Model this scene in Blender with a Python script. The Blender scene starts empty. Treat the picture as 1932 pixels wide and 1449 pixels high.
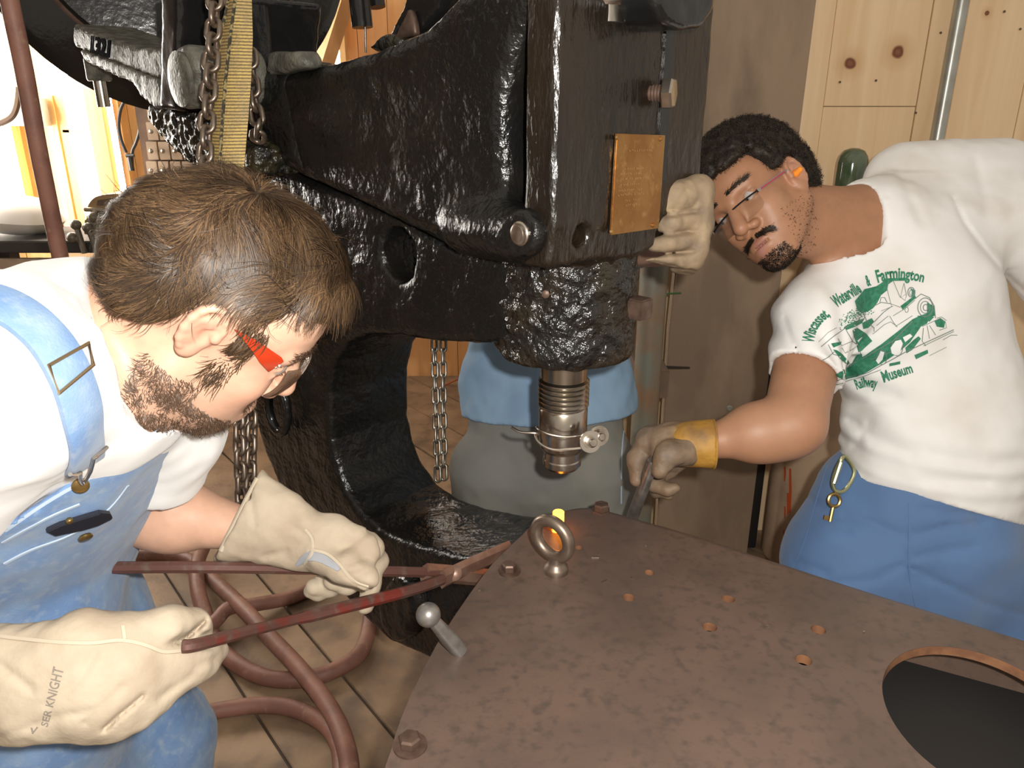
import bpy, bmesh, math, random
import numpy as np
from mathutils import Vector, Matrix
from mathutils.bvhtree import BVHTree

random.seed(7); RNG = np.random.default_rng(11)
scene = bpy.context.scene
C = scene.collection

# ------------------------------------------------------------------ camera, world, lights, exposure
PITCH = math.radians(20.0)
CAMZ = 1.45
FPX = 1450.0
CAM = np.array([0.0, 0.0, CAMZ])
FWD = np.array([0.0, math.cos(PITCH), -math.sin(PITCH)])
UPV = np.array([0.0, math.sin(PITCH), math.cos(PITCH)])
cam_data = bpy.data.cameras.new('camera')
cam_data.sensor_width = 36.0
cam_data.lens = FPX / 1932.0 * 36.0
cam_data.clip_start = 0.02
cam = bpy.data.objects.new('camera', cam_data); C.objects.link(cam)
cam.location = CAM; cam.rotation_euler = (math.radians(90) - PITCH, 0, 0)
scene.camera = cam

world = bpy.data.worlds.new('world'); scene.world = world; world.use_nodes = True
wbg = world.node_tree.nodes['Background']
wbg.inputs[0].default_value = (1.0, 0.89, 0.76, 1); wbg.inputs[1].default_value = 0.30

# the camera's flash: a small lamp just above and to the right of the lens
fl = bpy.data.lights.new('camera_flash', 'POINT'); fl.energy = 45.0; fl.color = (1.0, 0.96, 0.90); fl.shadow_soft_size = 0.014
flo = bpy.data.objects.new('camera_flash', fl); C.objects.link(flo); flo.location = (0.060, -0.02, CAMZ + 0.055)

scene.view_settings.view_transform = 'Standard'
scene.view_settings.look = 'None'
scene.view_settings.gamma = 1.0
scene.view_settings.use_curve_mapping = False
scene.view_settings.exposure = 0.75

# ------------------------------------------------------------------ photograph pixel -> place
def ray(px, py):
    return FWD + (px - 966.0) / FPX * np.array([1.0, 0, 0]) + (724.5 - py) / FPX * UPV
def P(px, py, d): return CAM + d * ray(px, py)
def PZ(px, py, z):
    r = ray(px, py); return CAM + r * ((z - CAMZ) / r[2])
def PY(px, py, y):
    r = ray(px, py); return CAM + r * (y / r[1])
def PP(px, py, p0, n):
    r = ray(px, py); return CAM + r * (np.dot(np.asarray(p0) - CAM, n) / np.dot(r, n))
def M_(px, d): return px * d / FPX                      # a length in pixels at a distance, in metres
def unit(v):
    v = np.asarray(v, float); return v / (np.linalg.norm(v) + 1e-12)

# ------------------------------------------------------------------ meshes
class MB:
    def __init__(s): s.v = []; s.f = []
    def add(s, v, f):
        o = len(s.v); s.v.extend([tuple(map(float, q)) for q in v]); s.f.extend([tuple(i + o for i in q) for q in f]); return s
    def box(s, c, size, R=None):
        c = np.asarray(c, float); h = np.asarray(size, float) / 2
        R = np.eye(3) if R is None else np.asarray(R)
        v = [c + R @ (h * np.array(k)) for k in [(-1,-1,-1),(1,-1,-1),(1,1,-1),(-1,1,-1),(-1,-1,1),(1,-1,1),(1,1,1),(-1,1,1)]]
        return s.add(v, [(0,3,2,1),(4,5,6,7),(0,1,5,4),(1,2,6,5),(2,3,7,6),(3,0,4,7)])
    def tube(s, pts, r, n=10, caps=True, flat=None, closed=False, up=None):
        pts = [np.asarray(p, float) for p in pts]; m = len(pts)
        rr = [r] * m if np.isscalar(r) else list(r)
        T = []
        for i in range(m):
            a = pts[(i - 1) % m] if (closed or i > 0) else pts[i]
            b = pts[(i + 1) % m] if (closed or i < m - 1) else pts[i]
            T.append(unit(b - a))
        u = np.asarray(up, float) if up is not None else (np.array([0, 0, 1.0]) if abs(T[0][2]) < .9 else np.array([1.0, 0, 0]))
        N = unit(u - np.dot(u, T[0]) * T[0]); v = []
        for i in range(m):
            N = unit(N - np.dot(N, T[i]) * T[i]); B = np.cross(T[i], N)
            fx, fy = (1, 1) if flat is None else flat
            for k in range(n):
                a = 2 * math.pi * k / n
                v.append(pts[i] + rr[i] * (math.cos(a) * fx * N + math.sin(a) * fy * B))
        f = []
        for i in range(m if closed else m - 1):
            j = (i + 1) % m
            for k in range(n):
                f.append((i*n+k, i*n+(k+1) % n, j*n+(k+1) % n, j*n+k))
        if caps and not closed:
            f.append(tuple(range(n - 1, -1, -1))); f.append(tuple((m-1)*n + k for k in range(n)))
        return s.add(v, f)
    def lathe(s, prof, o, ax, n=32, ref=None):
        """prof: list of (radius, distance along axis)"""
        o = np.asarray(o, float); ax = unit(ax)
        ref = np.asarray(ref, float) if ref is not None else (np.array([1.0, 0, 0]) if abs(ax[0]) < .8 else np.array([0, 1.0, 0]))
        X = unit(ref - np.dot(ref, ax) * ax); Y = np.cross(ax, X); v = []; f = []
        for (r, h) in prof:
            for k in range(n):
                a = 2 * math.pi * k / n
                v.append(o + ax * h + r * (math.cos(a) * X + math.sin(a) * Y))
        for i in range(len(prof) - 1):
            for k in range(n):
                f.append((i*n+k, i*n+(k+1) % n, (i+1)*n+(k+1) % n, (i+1)*n+k))
        f.append(tuple(range(n - 1, -1, -1))); f.append(tuple((len(prof)-1)*n + k for k in range(n)))
        return s.add(v, f)
    def prism(s, pts, off):
        """pts: 3D polygon; off: vector of extrusion"""
        pts = [np.asarray(p, float) for p in pts]; n = len(pts); off = np.asarray(off, float)
        v = pts + [p + off for p in pts]
        f = [tuple(range(n)), tuple(range(2*n-1, n-1, -1))]
        f += [(k, n + k, n + (k+1) % n, (k+1) % n) for k in range(n)]
        return s.add(v, f)
    def sphere(s, c, r, nu=20, nv=12, R=None):
        r = np.array([r]*3 if np.isscalar(r) else r, float); R = np.eye(3) if R is None else np.asarray(R)
        c = np.asarray(c, float); v = [c + R @ (r*np.array([0,0,1.]))]; f = []
        for i in range(1, nv):
            t = math.pi*i/nv
            for k in range(nu):
                a = 2*math.pi*k/nu
                v.append(c + R @ (r*np.array([math.sin(t)*math.cos(a), math.sin(t)*math.sin(a), math.cos(t)])))
        v.append(c + R @ (r*np.array([0,0,-1.])))
        for k in range(nu): f.append((0, 1+k, 1+(k+1) % nu))
        for i in range(nv-2):
            for k in range(nu):
                a = 1+i*nu; f.append((a+k, a+nu+k, a+nu+(k+1) % nu, a+(k+1) % nu))
        a = 1+(nv-2)*nu
        for k in range(nu): f.append((a+k, len(v)-1, a+(k+1) % nu))
        return s.add(v, f)

def spline(pts, n=8, closed=False):
    """Catmull-Rom through points (any dimension)"""
    p = [np.asarray(q, float) for q in pts]; m = len(p); out = []
    rng = range(m) if closed else range(m - 1)
    for i in rng:
        g = (lambda k: p[k % m]) if closed else (lambda k: p[min(max(k, 0), m-1)])
        a, b, c, d = g(i-1), g(i), g(i+1), g(i+2)
        for k in range(n):
            t = k / n
            out.append(.5*((2*b) + (-a+c)*t + (2*a-5*b+4*c-d)*t*t + (-a+3*b-3*c+d)*t**3))
    if not closed: out.append(p[-1])
    return out

def mesh_from(name, v, f):
    me = bpy.data.meshes.new(name)
    if isinstance(f, np.ndarray):
        nv, nf, k = len(v), len(f), f.shape[1]
        me.vertices.add(nv); me.vertices.foreach_set('co', np.asarray(v, np.float32).ravel())
        me.loops.add(nf*k); me.loops.foreach_set('vertex_index', f.astype(np.int32).ravel())
        me.polygons.add(nf); me.polygons.foreach_set('loop_start', np.arange(0, nf*k, k, dtype=np.int32))
        me.update(calc_edges=True); me.validate()
    else:
        me.from_pydata([tuple(map(float, q)) for q in v], [], f); me.update()
    return me

def obj(name, geo, m, parent=None, smooth=True, angle=35, bevel=0, fixn=True):
    """one mesh object; a part keeps its place under its parent"""
    if isinstance(geo, MB): me = mesh_from(name, geo.v, geo.f)
    elif isinstance(geo, bpy.types.Mesh): me = geo; me.name = name
    else: me = mesh_from(name, *geo)
    if isinstance(geo, MB) and fixn:
        bm = bmesh.new(); bm.from_mesh(me); bmesh.ops.recalc_face_normals(bm, faces=bm.faces)
        if bevel: bmesh.ops.bevel(bm, geom=[e for e in bm.edges if len(e.link_faces) == 2 and e.calc_face_angle(0) > .6], offset=bevel, segments=2, affect='EDGES', clamp_overlap=True)
        bm.to_mesh(me); bm.free()
    if smooth:
        me.polygons.foreach_set('use_smooth', [True]*len(me.polygons))
        if angle: 
            me.set_sharp_from_angle(angle=math.radians(angle))
    me.materials.clear(); me.materials.append(m)
    o = bpy.data.objects.new(name, me); C.objects.link(o)
    if parent is not None: adopt(o, parent)
    return o
def adopt(o, parent):
    o.parent = parent
    w = Matrix.Identity(4); q = parent
    while q is not None: w = (q.matrix_parent_inverse @ q.matrix_basis if q.parent else q.matrix_basis) @ w; q = q.parent
    o.matrix_parent_inverse = w.inverted()
def tag(o, label=None, cat=None, group=None, kind=None):
    if label: o['label'] = label
    if cat: o['category'] = cat
    if group: o['group'] = group
    if kind: o['kind'] = kind
    return o
def thing(name, loc, label, cat, group=None):
    o = bpy.data.objects.new(name, None); C.objects.link(o); o.location = tuple(loc); o.empty_display_size = .05
    return tag(o, label, cat, group)
def struct(name, geo, m, parent=None, label=None, **k):
    o = obj(name, geo, m, parent, **k)
    if parent is None: o['kind'] = 'structure'
    if label: o['label'] = label
    return o

def fill2d(loops, thick, bevel=0.0, frame=None):
    """flat sheet from 2-D loops (later loops are holes); frame = (origin, X, Y): sheet top at +thick/2"""
    cu = bpy.data.curves.new('tmp', 'CURVE'); cu.dimensions = '2D'; cu.fill_mode = 'BOTH' if thick > 0 else 'FRONT'
    cu.extrude = thick/2; cu.bevel_depth = bevel; cu.bevel_resolution = 1
    for lp in loops:
        sp = cu.splines.new('POLY'); sp.points.add(len(lp)-1)
        for i, q in enumerate(lp): sp.points[i].co = (q[0], q[1], 0, 1)
        sp.use_cyclic_u = True
    ob = bpy.data.objects.new('tmp', cu); C.objects.link(ob)
    dg = bpy.context.evaluated_depsgraph_get(); me = bpy.data.meshes.new_from_object(ob.evaluated_get(dg))
    bpy.data.objects.remove(ob); bpy.data.curves.remove(cu)
    if frame is not None:
        o, X, Y = [np.asarray(q, float) for q in frame]; Z = np.cross(X, Y)
        Mx = Matrix(((X[0],Y[0],Z[0],o[0]),(X[1],Y[1],Z[1],o[1]),(X[2],Y[2],Z[2],o[2]),(0,0,0,1))); me.transform(Mx)
    return me
def text2d(s, size=1.0, offset=0.0):
    """flat outline lettering: returns 2-D verts and faces"""
    cu = bpy.data.curves.new('tmp', 'FONT'); cu.body = s; cu.size = size; cu.offset = offset; cu.resolution_u = 3; cu.fill_mode = 'FRONT'
    ob = bpy.data.objects.new('tmp', cu); C.objects.link(ob)
    dg = bpy.context.evaluated_depsgraph_get(); me = bpy.data.meshes.new_from_object(ob.evaluated_get(dg))
    v = np.array([q.co[:2] for q in me.vertices]); f = [tuple(p.vertices) for p in me.polygons]
    bpy.data.objects.remove(ob); bpy.data.curves.remove(cu); bpy.data.meshes.remove(me)
    return v, f

# ------------------------------------------------------------------ materials
def mat(name, col, rough=.5, metal=0.0, col2=None, scale=6.0, detail=5.0, lo=.4, hi=.6, bump=0.0, bscale=60.0, bdist=.004, spec=.5, emit=None, estr=0.0,
        stretch=(1,1,1), coat=0.0, sheen=0.0, sss=0.0, col3=None, scale3=30., lo3=.55, hi3=.7, alpha=None, trans=0.0, attr=None, rough2=None, bump2=0.0, b2scale=8.0, ior=1.5, wave=None):
    m = bpy.data.materials.new(name); m.use_nodes = True; nt = m.node_tree; N = nt.nodes; L = nt.links
    b = N['Principled BSDF']; c4 = lambda c: (c[0], c[1], c[2], 1)
    b.inputs['Base Color'].default_value = c4(col); b.inputs['Roughness'].default_value = rough; b.inputs['Metallic'].default_value = metal
    b.inputs['Specular IOR Level'].default_value = spec; b.inputs['IOR'].default_value = ior
    if coat: b.inputs['Coat Weight'].default_value = coat; b.inputs['Coat Roughness'].default_value = .08
    if sheen: b.inputs['Sheen Weight'].default_value = sheen
    if sss: b.inputs['Subsurface Weight'].default_value = sss; b.inputs['Subsurface Radius'].default_value = (.012, .005, .003); b.inputs['Subsurface Scale'].default_value = 1.0
    if trans: b.inputs['Transmission Weight'].default_value = trans
    if alpha is not None: b.inputs['Alpha'].default_value = alpha
    if emit: b.inputs['Emission Color'].default_value = c4(emit); b.inputs['Emission Strength'].default_value = estr
    tc = N.new('ShaderNodeTexCoord'); mp = N.new('ShaderNodeMapping'); L.new(tc.outputs['Object'], mp.inputs[0]); mp.inputs['Scale'].default_value = stretch
    out = None
    def noise(sc, det):
        n = N.new('ShaderNodeTexNoise'); n.inputs['Scale'].default_value = sc; n.inputs['Detail'].default_value = det; L.new(mp.outputs[0], n.inputs['Vector']); return n
    def ramp(src, lo, hi):
        r = N.new('ShaderNodeMapRange'); r.inputs[1].default_value = lo; r.inputs[2].default_value = hi; L.new(src, r.inputs[0]); return r.outputs[0]
    def mix(fac, a, bb):
        x = N.new('ShaderNodeMix'); x.data_type = 'RGBA'; L.new(fac, x.inputs[0])
        for k, q in ((6, a), (7, bb)):
            if isinstance(q, tuple): x.inputs[k].default_value = c4(q)
            else: L.new(q, x.inputs[k])
        return x.outputs[2]
    cur = tuple(col)
    if attr:
        a = N.new('ShaderNodeAttribute'); a.attribute_name = attr; cur = a.outputs['Color']
    if col2 is not None:
        f = ramp(noise(scale, detail).outputs[0], lo, hi); cur = mix(f, cur, tuple(col2))
        if rough2 is not None:
            r = N.new('ShaderNodeMapRange'); r.inputs[3].default_value = rough; r.inputs[4].default_value = rough2; L.new(f, r.inputs[0]); L.new(r.outputs[0], b.inputs['Roughness'])
    if col3 is not None: cur = mix(ramp(noise(scale3, 6).outputs[0], lo3, hi3), cur, tuple(col3))
    if wave is not None:
        wv = N.new('ShaderNodeTexWave'); wv.wave_type = 'BANDS'; wv.bands_direction = wave[0]; wv.inputs['Scale'].default_value = wave[1]; wv.inputs['Distortion'].default_value = wave[3]; wv.inputs['Detail Scale'].default_value = 6
        L.new(tc.outputs['Object'], wv.inputs['Vector']); cur = mix(ramp(wv.outputs['Fac'], .25, .75), tuple(wave[2]), cur)
    if not isinstance(cur, tuple): L.new(cur, b.inputs['Base Color'])
    if bump:
        bp = N.new('ShaderNodeBump'); bp.inputs['Strength'].default_value = bump; bp.inputs['Distance'].default_value = bdist
        L.new(noise(bscale, 4).outputs[0], bp.inputs['Height']); last = bp
        if bump2:
            bq = N.new('ShaderNodeBump'); bq.inputs['Strength'].default_value = bump2; bq.inputs['Distance'].default_value = .02
            L.new(noise(b2scale, 3).outputs[0], bq.inputs['Height']); L.new(bq.outputs[0], bp.inputs['Normal'])
        L.new(last.outputs[0], b.inputs['Normal'])
    return m

# ------------------------------------------------------------------ implicit solids (smooth blends) -> one continuous mesh
def vnoise(p, seed=0):
    i = np.floor(p).astype(np.int64); f = (p - i).astype(np.float32); f = f*f*(3-2*f)
    def h(dx, dy, dz):
        n = (i[:,0]+dx)*374761393 + (i[:,1]+dy)*668265263 + (i[:,2]+dz)*2147483647 + seed*1013904223
        n = (n ^ (n >> 13)) * 1274126177; n = n ^ (n >> 16)
        return ((n & 0xffff).astype(np.float32) / 32767.5 - 1)
    x, y, z = f[:,0], f[:,1], f[:,2]
    a = h(0,0,0)*(1-x)+h(1,0,0)*x; b = h(0,1,0)*(1-x)+h(1,1,0)*x; c = h(0,0,1)*(1-x)+h(1,0,1)*x; d = h(0,1,1)*(1-x)+h(1,1,1)*x
    return (a*(1-y)+b*y)*(1-z) + (c*(1-y)+d*y)*z
def smin(a, b, k):
    if k <= 0: return np.minimum(a, b)
    h = np.clip(.5 + .5*(b-a)/k, 0, 1); return b + (a-b)*h - k*h*(1-h)
def fr(x, y):
    """rotation matrix (columns) from approximate x axis and y axis"""
    X = unit(x); Y = unit(np.asarray(y, float) - np.dot(y, X)*X); return np.column_stack([X, Y, np.cross(X, Y)])
class S:
    def __init__(s): s.ops = []
    def _a(s, fn, c, r, k, mode): s.ops.append((fn, np.asarray(c, float), r, k, mode)); return s
    def ell(s, c, r, R=None, k=.01, mode='+'):
        c = np.asarray(c, float); r = np.asarray(r if not np.isscalar(r) else [r]*3, float); R = np.eye(3) if R is None else np.asarray(R)
        def fn(p):
            q = (p - c) @ R; k0 = np.linalg.norm(q/r, axis=1); k1 = np.linalg.norm(q/(r*r), axis=1) + 1e-9
            return np.where(k0 < 1e-4, -r.min(), k0*(k0-1)/k1)
        return s._a(fn, c, r.max(), k, mode)
    def cap(s, a, b, ra, rb=None, k=.01, mode='+', flat=None):
        """tapered capsule; flat=(direction, factor): thinner along the direction"""
        a = np.asarray(a, float); b = np.asarray(b, float); rb = ra if rb is None else rb; ab = b - a; L2 = ab @ ab + 1e-12
        fd = None
        if flat is not None: fd = unit(np.asarray(flat[0], float) - np.dot(flat[0], ab)/L2*ab)
        def fn(p):
            t = np.clip((p - a) @ ab / L2, 0, 1); q = p - a - t[:,None]*ab
            r = ra + (rb-ra)*t
            if fd is not None:
                e = q @ fd; l = np.sqrt(np.maximum((q*q).sum(1) + e*e*(1/flat[1]**2 - 1), 0)); return (l - r)*(flat[1] if flat[1] < 1 else 1)
            return np.sqrt((q*q).sum(1)) - r
        return s._a(fn, (a+b)/2, np.linalg.norm(ab)/2 + max(ra, rb)*max(1, flat[1] if flat else 1), k, mode)
    def chain(s, pts, rr, k=.01, mode='+', flat=None):
        for i in range(len(pts)-1): s.cap(pts[i], pts[i+1], rr[i], rr[i+1], k, mode, flat)
        return s
    def box(s, c, h, R=None, r=.005, k=.005, mode='+'):
        c = np.asarray(c, float); h = np.asarray(h, float); R = np.eye(3) if R is None else np.asarray(R)
        def fn(p):
            q = np.abs((p-c) @ R) - (h - r); return np.linalg.norm(np.maximum(q, 0), axis=1) + np.minimum(q.max(1), 0) - r
        return s._a(fn, c, np.linalg.norm(h), k, mode)
    def cyl(s, a, b, rad, r=.004, k=.005, mode='+'):
        a = np.asarray(a, float); b = np.asarray(b, float); ax = unit(b-a); L = np.linalg.norm(b-a)/2; c = (a+b)/2
        def fn(p):
            q = p - c; h = q @ ax; w = np.sqrt(np.maximum((q*q).sum(1) - h*h, 0)); dx = w - (rad-r); dy = np.abs(h) - (L-r)
            return np.hypot(np.maximum(dx, 0), np.maximum(dy, 0)) + np.minimum(np.maximum(dx, dy), 0) - r
        return s._a(fn, c, math.hypot(L, rad), k, mode)
    def poly(s, pts, o, X, Y, w0, w1, r=.01, k=.01, mode='+', Z=None):
        """2-D polygon in frame (o, X, Y), extruded along X x Y from w0 to w1, rounded r"""
        pts = np.asarray(pts, float); o = np.asarray(o, float); X = unit(X); Y = unit(Y); Z = np.cross(X, Y) if Z is None else Z; n = len(pts)
        def fn(p):
            q = p - o; x = q @ X; y = q @ Y; z = q @ Z
            d = np.full(len(p), 1e9); ins = np.zeros(len(p), bool)
            for i in range(n):
                a = pts[i]; b = pts[(i+1) % n]; e = b - a; t = np.clip(((x-a[0])*e[0] + (y-a[1])*e[1])/(e@e+1e-12), 0, 1)
                dx = x-a[0]-t*e[0]; dy = y-a[1]-t*e[1]; d = np.minimum(d, dx*dx+dy*dy)
                if abs(e[1]) > 1e-12:
                    cr = ((a[1] > y) != (b[1] > y)) & (x < e[0]*(y-a[1])/e[1] + a[0]); ins ^= cr
            d = np.sqrt(d); d = np.where(ins, -d, d) + r; h = np.abs(z - (w0+w1)/2) - (w1-w0)/2 + r
            return np.hypot(np.maximum(d, 0), np.maximum(h, 0)) + np.minimum(np.maximum(d, h), 0) - r
        c2 = (pts.max(0)+pts.min(0))/2; rad = np.linalg.norm(pts - c2, axis=1).max()
        return s._a(fn, o + X*c2[0] + Y*c2[1] + Z*(w0+w1)/2, math.hypot(rad, (w1-w0)/2), k, mode)
    def half(s, p0, n, k=.004, mode='&'):
        """keep the side of the plane that n points away from"""
        p0 = np.asarray(p0, float); n = unit(n)
        return s._a(lambda p: (p - p0) @ n, p0, 1e3, k, mode)
    def fn(s, f, k=.004, mode='&'): return s._a(f, np.zeros(3), 1e3, k, mode)
    def noise(s, amp, freq, seed=0, stretch=(1,1,1)):
        st = np.asarray(stretch, float)
        return s._a(lambda p: amp*vnoise(p*st*freq + 100.3, seed), np.zeros(3), 1e3, 0, 'n')
    def warp(s, f): return s._a(f, np.zeros(3), 1e3, 0, 'n')
    def ev(s, p):
        d = np.full(len(p), 1.0)
        for fn, c, r, k, mode in s.ops:
            v = fn(p)
            if mode == '+': d = smin(d, v, k)
            elif mode == '-': d = -smin(-d, v, k)
            elif mode == '&': d = -smin(-d, -v, k)
            elif mode == 'n': d = d + v
        return d
    def evb(s, p, cen, rb, prune):
        """p: (blocks, points, 3); a piece is evaluated only in the blocks it can reach"""
        nb, npt, _ = p.shape; d = np.full((nb, npt), 1.0)
        for fn, c, r, k, mode in s.ops:
            m = np.ones(nb, bool) if r > 100 else ((cen-c)**2).sum(1) < (r + prune + k + rb)**2
            if not m.any(): continue
            v = fn(p[m].reshape(-1, 3)).reshape(-1, npt); dm = d[m]
            if mode == '+': d[m] = smin(dm, v, k)
            elif mode == '-': d[m] = -smin(-dm, v, k)
            elif mode == '&': d[m] = -smin(-dm, -v, k)
            elif mode == 'n': d[m] = dm + v
        return d
    def bounds(s, pad):
        b = [(c-r, c+r) for fn, c, r, k, m in s.ops if m == '+']
        return np.min([q[0] for q in b], 0)-pad, np.max([q[1] for q in b], 0)+pad
    def mesh(s, h, lo=None, hi=None, B=8):
        l2, h2 = s.bounds(h*4); lo = l2 if lo is None else np.maximum(lo, l2); hi = h2 if hi is None else np.minimum(hi, h2)
        nb = np.ceil((hi-lo)/(h*B)).astype(int); n = nb*B + 1
        bi = np.stack(np.meshgrid(*[np.arange(q) for q in nb], indexing='ij'), -1).reshape(-1, 3)
        cen = lo + (bi + .5)*B*h; dc = s.ev(cen)
        thr = B*h*1.25 + .010; act = bi[np.abs(dc) < thr]
        val = np.ones(n, np.float32)
        loc = np.stack(np.meshgrid(*[np.arange(B+1)]*3, indexing='ij'), -1).reshape(-1, 3)
        # inside blocks
        for b in bi[dc <= -thr]: val[b[0]*B:b[0]*B+B+1, b[1]*B:b[1]*B+B+1, b[2]*B:b[2]*B+B+1] = -1
        for i in range(0, len(act), 300):
            a = act[i:i+300]; idx = a[:,None,:]*B + loc[None]
            v = s.evb(lo + idx*h, lo + (a+.5)*B*h, B*h*.87, max(3*h, .012)); val[idx[...,0], idx[...,1], idx[...,2]] = v
        return nets(val, lo, h)
def nets(val, lo, h):
    sg = val < 0
    cs = np.zeros(np.array(val.shape)-1, np.int8)
    for dx in (0,1):
        for dy in (0,1):
            for dz in (0,1): cs += sg[dx:sg.shape[0]-1+dx, dy:sg.shape[1]-1+dy, dz:sg.shape[2]-1+dz]
    cells = np.argwhere((cs > 0) & (cs < 8)); idm = np.full(cs.shape, -1, np.int32); idm[cells[:,0], cells[:,1], cells[:,2]] = np.arange(len(cells))
    acc = np.zeros((len(cells), 3)); cnt = np.zeros(len(cells))
    co = [(0,0,0),(1,0,0),(0,1,0),(1,1,0),(0,0,1),(1,0,1),(0,1,1),(1,1,1)]
    vv = [val[cells[:,0]+c[0], cells[:,1]+c[1], cells[:,2]+c[2]].astype(float) for c in co]
    for a, b in [(0,1),(2,3),(4,5),(6,7),(0,2),(1,3),(4,6),(5,7),(0,4),(1,5),(2,6),(3,7)]:
        m = (vv[a] < 0) != (vv[b] < 0); t = np.where(m, vv[a]/(vv[a]-vv[b]+1e-12), 0)
        pa = np.array(co[a], float); pb = np.array(co[b], float)
        acc += m[:,None]*(pa + t[:,None]*(pb-pa)); cnt += m
    V = lo + (cells + acc/cnt[:,None])*h
    F = []
    for ax in range(3):
        o1, o2 = [(1,2),(2,0),(0,1)][ax]
        sl0 = [slice(None)]*3; sl1 = [slice(None)]*3; sl0[ax] = slice(0,-1); sl1[ax] = slice(1,None)
        e = sg[tuple(sl0)] != sg[tuple(sl1)]; q = np.argwhere(e)
        ok = (q[:,o1] > 0) & (q[:,o2] > 0) & (q[:,o1] < cs.shape[o1]) & (q[:,o2] < cs.shape[o2]); q = q[ok]
        ins = sg[q[:,0], q[:,1], q[:,2]]
        def cid(d1, d2):
            w = q.copy(); w[:,o1] -= d1; w[:,o2] -= d2; return idm[w[:,0], w[:,1], w[:,2]]
        f = np.stack([cid(1,1), cid(0,1), cid(0,0), cid(1,0)], 1); f[~ins] = f[~ins][:, ::-1]
        F.append(f)
    return V, np.concatenate(F)
def groove(lines, depth, width):
    """creases along lines drawn in pixels of the photograph (positive depth cuts in)"""
    segs = [(np.array(l[i], float), np.array(l[i+1], float)) for l in lines for i in range(len(l)-1)]
    def fn(p):
        q = p - CAM; d = q @ FWD; x = 966 + FPX*q[:, 0]/d; y = 724.5 - FPX*(q @ UPV)/d; m = np.full(len(p), 1e9)
        for a, b in segs:
            e = b-a; t = np.clip(((x-a[0])*e[0] + (y-a[1])*e[1])/(e@e+1e-9), 0, 1); m = np.minimum(m, (x-a[0]-t*e[0])**2 + (y-a[1]-t*e[1])**2)
        return depth*np.exp(-m/width**2)
    return fn
def bvh(me): return BVHTree.FromPolygons([v.co for v in me.vertices], [tuple(p.vertices) for p in me.polygons])
def bvh_vf(V, F): return BVHTree.FromPolygons([tuple(v) for v in V], [tuple(map(int, f)) for f in F])
def hit(bv, px, py):
    """first point of a surface seen at a pixel of the photograph"""
    r = ray(px, py); h = bv.ray_cast(Vector(CAM), Vector(r))
    return (np.array(h[0]), np.array(h[1])) if h[0] is not None else (None, None)
def subdiv2d(v, f, maxlen):
    """split long edges of flat outlines so that they can follow a curved surface"""
    bm = bmesh.new(); vs = [bm.verts.new((q[0], q[1], 0)) for q in v]
    for q in f:
        try: bm.faces.new([vs[i] for i in q])
        except ValueError: pass
    bmesh.ops.triangulate(bm, faces=bm.faces)
    for _ in range(6):
        e = [e for e in bm.edges if e.calc_length() > maxlen]
        if not e: break
        bmesh.ops.subdivide_edges(bm, edges=e, cuts=1); bmesh.ops.triangulate(bm, faces=bm.faces)
    bm.verts.index_update(); v2 = [tuple(q.co[:2]) for q in bm.verts]; f2 = [tuple(q.index for q in p.verts) for p in bm.faces]; bm.free()
    return v2, f2
def decal(name, bv, polys, m, parent, off=.0008, maxlen=8):
    """flat print laid on a curved surface; polys: list of (verts2d in pixels, faces)"""
    V = []; F = []
    for v, f in polys:
        v2, f2 = subdiv2d(v, f, maxlen); base = len(V); ok = []
        for q in v2:
            p, n = hit(bv, *q)
            if p is None: V.append((0,0,0)); ok.append(False)
            else:
                n = n if n @ (CAM-p) > 0 else -n
                V.append(tuple(p + n*off)); ok.append(True)
        F += [tuple(i+base for i in q) for q in f2 if all(ok[i] for i in q)]
    used = sorted(set(i for q in F for i in q)); mp = {a: b for b, a in enumerate(used)}
    return obj(name, ([V[i] for i in used], [tuple(mp[i] for i in q) for q in F]), m, parent, angle=None)
def ribbon(bv, pix, width, off, thick, n=6):
    """a strap lying on a surface along a line of pixels"""
    pts = []; nr = []
    for q in spline(pix, n):
        p, nn = hit(bv, *q)
        if p is None: continue
        nn = nn if nn @ (CAM-p) > 0 else -nn
        pts.append(p); nr.append(nn)
    pts = np.array(pts); nr = np.array(nr)
    for _ in range(4):
        pts[1:-1] = .5*pts[1:-1] + .25*(pts[:-2]+pts[2:]); nr[1:-1] = .5*nr[1:-1] + .25*(nr[:-2]+nr[2:])
    b = MB(); v = []; f = []
    for i in range(len(pts)):
        t = unit(pts[min(i+1, len(pts)-1)] - pts[max(i-1, 0)]); nn = unit(nr[i] - nr[i]@t*t); s = np.cross(t, nn)
        w = width/2 if np.isscalar(width) else np.interp(i/(len(pts)-1), np.linspace(0,1,len(width)), width)/2
        o = pts[i] + nn*off
        for (a, c) in ((-1,0),(-1,1),(-.9,1.25),(0,1.3),(.9,1.25),(1,1),(1,0)): v.append(o + s*w*a + nn*thick*c)
    k = 7
    for i in range(len(pts)-1):
        for j in range(k): f.append((i*k+j, i*k+(j+1) % k, (i+1)*k+(j+1) % k, (i+1)*k+j))
    f.append(tuple(range(k-1,-1,-1))); f.append(tuple((len(pts)-1)*k+j for j in range(k)))
    return b.add(v, f), pts, nr
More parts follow.
